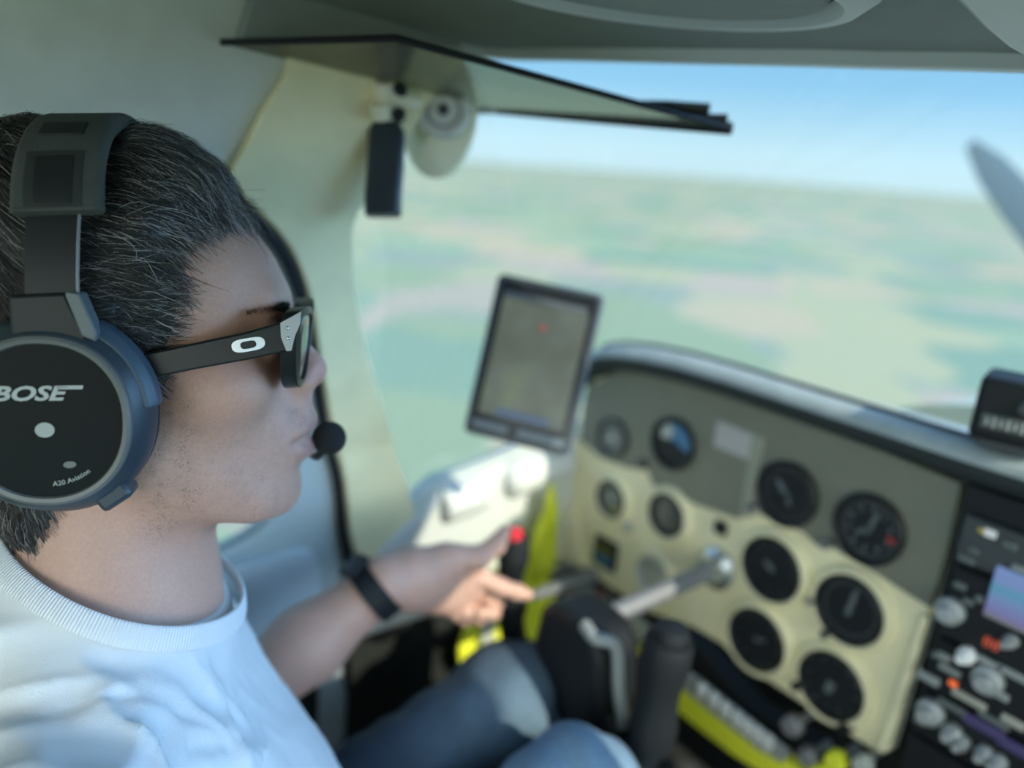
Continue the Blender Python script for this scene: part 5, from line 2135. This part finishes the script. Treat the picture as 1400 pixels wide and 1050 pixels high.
mb.box((0, lens_f(0, .012) - .002, .0125), (.012, .006, .009))
frm = mat('frame_black', (.012, .015, .015), .36, spec=.4)
mb.build('frame', frm, sgx, bevel=.0008)
lm = mat('mirror_lens', (.10, .085, .06), .10, metal=.25)
for sgn in (1, -1):
    cx, cz = .038, .002
    vs = [(sgn * cx, lens_f(cx, cz) - .0005, cz)]
    for k_ in (.5, 1.0):
        vs += [(sgn * (cx + (a - cx) * k_), lens_f(cx + (a - cx) * k_, cz + (b_ - cz) * k_) - .0005, cz + (b_ - cz) * k_) for a, b_, _ in INNS]
    fs = [(0, 1 + i, 1 + (i + 1) % nn_) for i in range(nn_)] + [(1 + i, 1 + nn_ + i, 1 + nn_ + (i + 1) % nn_, 1 + (i + 1) % nn_) for i in range(nn_)]
    o = mesh_obj('lens', vs, [f[::-1] if sgn > 0 else f for f in fs], lm, sgx, sharp=None)
    md = o.modifiers.new('s', 'SOLIDIFY')
    md.thickness = .0014
for sgn in (1, -1):
    # temple arm: straight then dipping behind the ear
    mb = MB()
    path = [(.0700, .1000, .0115), (.0715, .094, .0103), (.0745, .075, .0070), (.0772, .045, .0032), (.0792, .015, -.0008), (.0800, -.004, -.004), (.0795, -.025, -.012), (.078, -.042, -.028)]
    hh = [.0098, .0094, .0086, .0080, .0076, .0068, .0055, .004]
    vs, fs = [], []
    for (r_, f_, u), h_ in zip(path, hh):
        vs += [(sgn * (r_ - .0018), f_, u - h_), (sgn * (r_ + .0020), f_, u - h_), (sgn * (r_ + .0020), f_, u + h_), (sgn * (r_ - .0018), f_, u + h_)]
    for i in range(len(path) - 1):
        for k in range(4):
            fs.append((i * 4 + k, i * 4 + (k + 1) % 4, i * 4 + 4 + (k + 1) % 4, i * 4 + 4 + k))
    fs += [(3, 2, 1, 0), tuple(range(len(path) * 4 - 4, len(path) * 4))]
    mb.add(vs, fs)
    mb.build('temple', frm, sgx, bevel=.0012)
    # metal end piece with two rivets
    mb = MB()
    mb.prism([(.0965, .0200), (.1040, .0235), (.1095, .0262), (.1085, .0190), (.1045, .0110), (.1015, .0020), (.0985, .0020), (.0960, .0110)], sgn * .0690, sgn * .0738, YZ)
    ep = mb.build('end_piece', mat('gunmetal', (.26, .30, .33), .35, metal=.6) if sgn > 0 else D.materials['gunmetal'], sgx)
    for u_, f_ in ((.0165, .1005), (.0100, .1005)):
        rv = MB().sphere((sgn * .0740, f_, u_), (.0006, .0012, .0012), 12, 8)
        rv.build('rivet', M['chrome'], ep)
    # emblem: stretched ring
    mb = MB()
    oc_, rg = [], []
    cx, cz, tl_ = .0765, .0080, math.radians(5.5)
    for i in range(40):
        a = 2 * PI * i / 40
        oc_.append((abs(math.cos(a)) ** .55 * math.copysign(.0098, math.cos(a)), abs(math.sin(a)) ** .8 * math.copysign(.0041, math.sin(a))))
        rg.append((abs(math.cos(a)) ** .6 * math.copysign(.0047, math.cos(a)), abs(math.sin(a)) ** .7 * math.copysign(.0024, math.sin(a))))
    xr = lambda f_: np.interp(f_, [.045, .075, .094], [.0772, .0745, .0715]) + .0020
    vs = []
    for lvl in (0.0002, .0011):
        for O_ in (oc_, rg):
            for p_, q_ in O_:
                f_ = cx + p_ * math.cos(tl_) - q_ * math.sin(tl_)
                vs.append((sgn * (xr(f_) + lvl), f_, cz + p_ * math.sin(tl_) + q_ * math.cos(tl_)))
    fs = []
    for i in range(40):
        k = (i + 1) % 40
        fs += [(80 + i, 80 + k, 120 + k, 120 + i), (i, k, 80 + k, 80 + i), (40 + i, 40 + k, 120 + k, 120 + i), (i, k, 40 + k, 40 + i)]
    mb.add(vs, fs).build('emblem', mat('emblem_silver', (.85, .87, .87), .3, metal=.25) if sgn > 0 else D.materials['emblem_silver'], sgx)

# ---- headset, in the head frame
hs = thing('aviation_headset', 'black aviation headset with a boom microphone on the head of the person', 'headset', mw=HMW)
cupm = mat('cup_blue_black', (.030, .046, .062), .38, bump=.08, bscale=600)
ringm = mat('cup_ring_grey', (.13, .14, .138), .35)
discm = mat('cup_disc_black', (.005, .008, .009), .5, spec=.15)
armm = mat('headset_arm', (.013, .017, .018), .45, spec=.35)
padm = mat('band_pad_grey', (.070, .078, .068), .85, bump=.5, bscale=700, var=.15)
insm = mat('band_insert', (.012, .014, .014), .6)


def cup(sgn):
    cf, cu = -.0315, -.0235
    TL = math.radians(-7)

    def ering(r_, a, b_, df=0, du=0, n_=56):
        o = []
        for i in range(n_):
            t = 2 * PI * i / n_
            p_, q_ = a * math.copysign(abs(math.cos(t)) ** .93, math.cos(t)), b_ * math.copysign(abs(math.sin(t)) ** .93, math.sin(t))
            o.append((sgn * r_, cf + df + p_ * math.cos(TL) - q_ * math.sin(TL), cu + du + p_ * math.sin(TL) + q_ * math.cos(TL)))
        return o

    def loft(rings, capend=True):
        mb = MB()
        vs, fs = [], []
        n_ = 56
        for rg_ in rings:
            vs += ering(*rg_)
        for j in range(len(rings) - 1):
            for i in range(n_):
                k = (i + 1) % n_
                fs.append((j * n_ + i, j * n_ + k, (j + 1) * n_ + k, (j + 1) * n_ + i))
        if capend:
            fs.append(tuple(range((len(rings) - 1) * n_, len(rings) * n_)))
        return mb.add(vs, fs)
    cu_ = loft([(.0735, .040, .044), (.0735, .050, .055), (.078, .053, .058), (.084, .0515, .0565)], False).build('ear_cushion', mat('cushion', (.02, .023, .025), .55) if sgn > 0 else D.materials['cushion'], hs)
    sh = loft([(.083, .051, .056), (.086, .0535, .0575), (.096, .0535, .0575), (.1030, .051, .0545), (.1090, .0465, .0500), (.1105, .044, .0475)], False).build('ear_cup', cupm, hs, sharp=30)
    rg_ = loft([(.1085, .0455, .049), (.1125, .0448, .0482), (.1135, .0430, .0465), (.1130, .0408, .0442), (.1110, .0400, .0434)], False).build('rim', ringm, hs)
    dc = loft([(.1112, .0408, .0440), (.1116, .030, .033), (.1118, .001, .001)], True).build('cup_cover', discm, hs)
    # upper shell wedge and lower block that stand proud of the cup
    mb = MB()
    for (a0, a1, r0_, r1_, k0, k1) in ((8, 66, .0885, .1015, 1.0, 1.055),):
        vs, fs = [], []
        A_ = np.linspace(a0, a1, 18)
        for a in A_:
            t = math.radians(a)
            for r_, s_ in ((.0870, 1.01), (.0872, 1.075), (.0985, 1.07), (.1040, .985), (.1040, .93)):
                p_, q_ = .0535 * s_ * math.cos(t), .0575 * s_ * math.sin(t)
                vs.append((sgn * r_, cf + p_ * math.cos(TL) - q_ * math.sin(TL), cu + p_ * math.sin(TL) + q_ * math.cos(TL)))
        for i in range(17):
            for k in range(4):
                fs.append((i * 5 + k, i * 5 + k + 1, i * 5 + 6 + k, i * 5 + 5 + k))
            fs.append((i * 5 + 4, i * 5, i * 5 + 5, i * 5 + 9))
        fs += [(0, 1, 2, 3, 4), tuple(range(85, 90))[::-1]]
        mb.add(vs, fs)
    mb.build('shell_cover', mat('cover_lit_blue', (.055, .090, .130), .42) if sgn > 0 else D.materials['cover_lit_blue'], hs, bevel=.001)  # lit part of the cup, its blue light put into the colour
    MB().box((sgn * .094, cf + .0265, cu - .0490), (.020, .020, .013), Matrix.Rotation(math.radians(30), 3, 'X')).build('cable_port', cupm, hs, bevel=.003)
    # housing where the slider enters
    poly = [(-.048, -.014), (-.0425, .0265), (-.0410, .0470), (-.0120, .0470), (-.0050, .0230), (-.003, .014), (-.012, .006), (-.040, .004)]
    MB().prism(poly, sgn * .0945, sgn * .1085, YZ).build('yoke_housing', armm, hs, bevel=.002)
    MB().prism([(-.0125, .0465), (-.0110, .0475), (-.0050, .0460), (.0010, .0235), (-.0005, .0190), (-.0070, .0225)], sgn * .0955, sgn * .1095, YZ).build('housing_tab', mat('tab_grey', (.13, .155, .165), .45) if sgn > 0 else D.materials['tab_grey'], hs, bevel=.001)
    # slider bar
    mb = MB()
    path = [(.1035, .040), (.1030, .055), (.1005, .072), (.0965, .088), (.0900, .105)]
    vs, fs = [], []
    for r_, u in path:
        for dr, f_ in ((-.002, -.0345), (.0022, -.0345), (.0022, -.0075), (-.002, -.0075)):
            vs.append((sgn * (r_ + dr), f_ + (u - .04) * .10, u))
    for i in range(4):
        for k in range(4):
            fs.append((i * 4 + k, i * 4 + (k + 1) % 4, i * 4 + 4 + (k + 1) % 4, i * 4 + 4 + k))
    fs += [(3, 2, 1, 0), (16, 17, 18, 19)]
    mb.add(vs, fs).build('slider', armm, hs, bevel=.0006)
    mb = MB()
    mb.tube([(sgn * (r_ + .0018), -.0075 + (u - .04) * .10, u) for r_, u in path], .0009, 8)
    mb.build('slider_edge_glint', M['steel'], hs)  # thin bead painting the lit front edge of the slider
    return dc


for sgn in (1, -1):
    dc = cup(sgn)
    xr_ = .1122
    # writing and two small pale marks on the cover (right cup seen; left the same)

    def on_cup(vs, f0, u0, rot=0.0, lift=.0):
        o = []
        for x_, y_, z_ in vs:
            p_ = x_ * math.cos(rot) - y_ * math.sin(rot)
            q_ = x_ * math.sin(rot) + y_ * math.cos(rot)
            o.append((sgn * (xr_ + z_ + lift), f0 + p_ * sgn, u0 + q_))
        return o
    rl = math.radians(-4.0)
    mb = MB()
    vs, fs = text_geo('BOSE', .0112, .0002, shear=.32, offset=.00035, align='RIGHT')
    xmin = min(v[0] for v in vs)
    sc = .0385 / (max(v[0] for v in vs) - xmin)
    vs = [((v[0] - xmin) * sc, v[1] * 1.0, v[2]) for v in vs]
    f_txt, u_txt = -.0550, -.0060
    lettm = mat('cup_lettering', (.42, .45, .44), .4) if sgn > 0 else D.materials['cup_lettering']
    if sgn < 0:
        f_txt = .003
    mb.add(on_cup(vs, f_txt, u_txt, rl), fs)
    top_ = max(v[1] for v in vs)
    bar = [(.0325, top_ - .0022, 0), (.0455, top_ - .0022, 0), (.0462, top_, 0), (.0325, top_, 0)]
    mb.add(on_cup(bar, f_txt, u_txt, rl, .0002), [(0, 1, 2, 3)])
    mb.build('brand_lettering', lettm, dc, sharp=None, fix=False)
    mb = MB()
    vs, fs = text_geo('A20 Aviation', .0040, .0001, shear=.1)
    wdt = max(v[0] for v in vs) - min(v[0] for v in vs)
    Rb = .034
    vs2 = []
    for x_, y_, z_ in vs:
        an = math.radians(-73) + x_ / Rb
        rr_ = Rb - y_ * 1.0
        vs2.append((rr_ * math.cos(an), rr_ * math.sin(an), z_))
    mb.add(on_cup(vs2, -.0315, -.0255), fs)
    mb.build('model_lettering', lettm, dc, sharp=None, fix=False)
    mb = MB()
    for (f_, u_, a_, b_) in ((-.0315, -.0280, .0050, .0043),):
        vs = [(a_ * math.cos(2 * PI * i / 28), b_ * math.sin(2 * PI * i / 28), .0004) for i in range(28)]
        mb.add(on_cup(vs, f_, u_), [tuple(range(28))])
    mb.build('round_mark', mat('cup_mark', (.36, .40, .38), .4) if sgn > 0 else D.materials['cup_mark'], dc, fix=False)
    mb = MB()
    vs = [(.0034 * math.cos(2 * PI * i / 28), .0020 * math.sin(2 * PI * i / 28), .0004) for i in range(28)]
    mb.add(on_cup(vs, -.0215, -.0490), [tuple(range(28))])
    mb.build('small_mark', mat('cup_mark_dim', (.14, .16, .155), .4) if sgn > 0 else D.materials['cup_mark_dim'], dc, fix=False)

# band: thin spring inside, thick pad over the top
arc = smoothpath([(.0990, -.0115, .089), (.0945, -.0115, .101), (.0815, -.0115, .119), (.0580, -.0115, .1360), (.0290, -.0115, .1455), (0, -.0115, .1485), (-.0290, -.0115, .1455), (-.0580, -.0115, .1360), (-.0815, -.0115, .119), (-.0945, -.0115, .101), (-.0990, -.0115, .089)], 6)
frs = []
for i in range(len(arc)):
    a, b_ = Vector(arc[max(0, i - 1)]), Vector(arc[min(len(arc) - 1, i + 1)])
    t = (b_ - a).normalized()
    frs.append((Vector((t.z, 0, -t.x)) * -1.0, Vector((0, 1, 0))))
c0 = Vector((0, -.0115, .03))
frs = [((u if u.dot(Vector(arc[i]) - c0) > 0 else -u), w_) for i, (u, w_) in enumerate(frs)]
mb = MB()
sect = [(-.004, -.021), (-.004, .020), (-.001, .0225), (.005, .0225), (.0075, .019), (.0075, -.0215), (.004, -.0240), (-.002, -.0240)]
mb.sweep(arc, lambda i: frs[i], sect)
pad = mb.build('band_pad', padm, hs, bevel=.0015)
mb = MB()
sect2 = [(.0065, -.0115), (.0065, .0085), (.0086, .0085), (.0086, -.0115)]
for lo__, hi__ in ((2, 12), (15, 19)):
    seg_ = arc[lo__:hi__]
    f2 = frs[lo__:hi__]
    mb = MB()
    mb.sweep(seg_, lambda i: f2[i], [(a, b_ * (1.0 if lo__ == 2 else 1.2)) for a, b_ in sect2])
    mb.build('pad_insert', insm, hs, bevel=.0008)
mb = MB()
seg_ = arc[1:13]
f2 = frs[1:13]
mb.sweep(seg_, lambda i: f2[i], [(.0063, -.0165), (.0063, .0135), (.0079, .0135), (.0079, -.0165)])
mb.build('pad_panel', mat('pad_panel_dark', (.030, .034, .031), .7), hs, bevel=.0006)
# microphone boom from the far (left) cup
mb = MB()
bp_ = smoothpath([(-.100, -.010, -.060), (-.098, .025, -.078), (-.080, .068, -.092), (-.052, .096, -.0965), (-.026, .104, -.0950), (-.014, .108, -.0905), (-.009, .1125, -.0850)], 6)
mb.tube(bp_, [.0024] * (len(bp_) - 10) + [.0032] * 10, 10)
mb.build('mic_boom', M['black'], hs)
mb = MB()
mb.sphere((-.007, .1170, -.0765), (.0125, .0128, .0128), 32, 20)
mb.build('mic_foam', mat('mic_foam', (.012, .013, .014), .95, bump=.9, bscale=1400), hs)

# ------------------------------------------------------------------ pilot's seat
se = thing('pilot_seat', 'dark seat under and behind the person', 'seat', (-0.43, 0.0, 0.0))
MB().box((0.0, 0.10, 0.045), (0.44, 0.40, 0.07)).build('cushion', M['darkcarpet'], se, bevel=.03, seg=3)
MB().box((-0.01, -0.185, 0.32), (0.44, 0.08, 0.50), Matrix.Rotation(.10, 3, 'X')).build('backrest', M['darkcarpet'], se, bevel=.03, seg=3)
MB().box((0, 0.12, 0.012), (0.36, 0.40, 0.02)).build('rail', M['charcoal'], se)
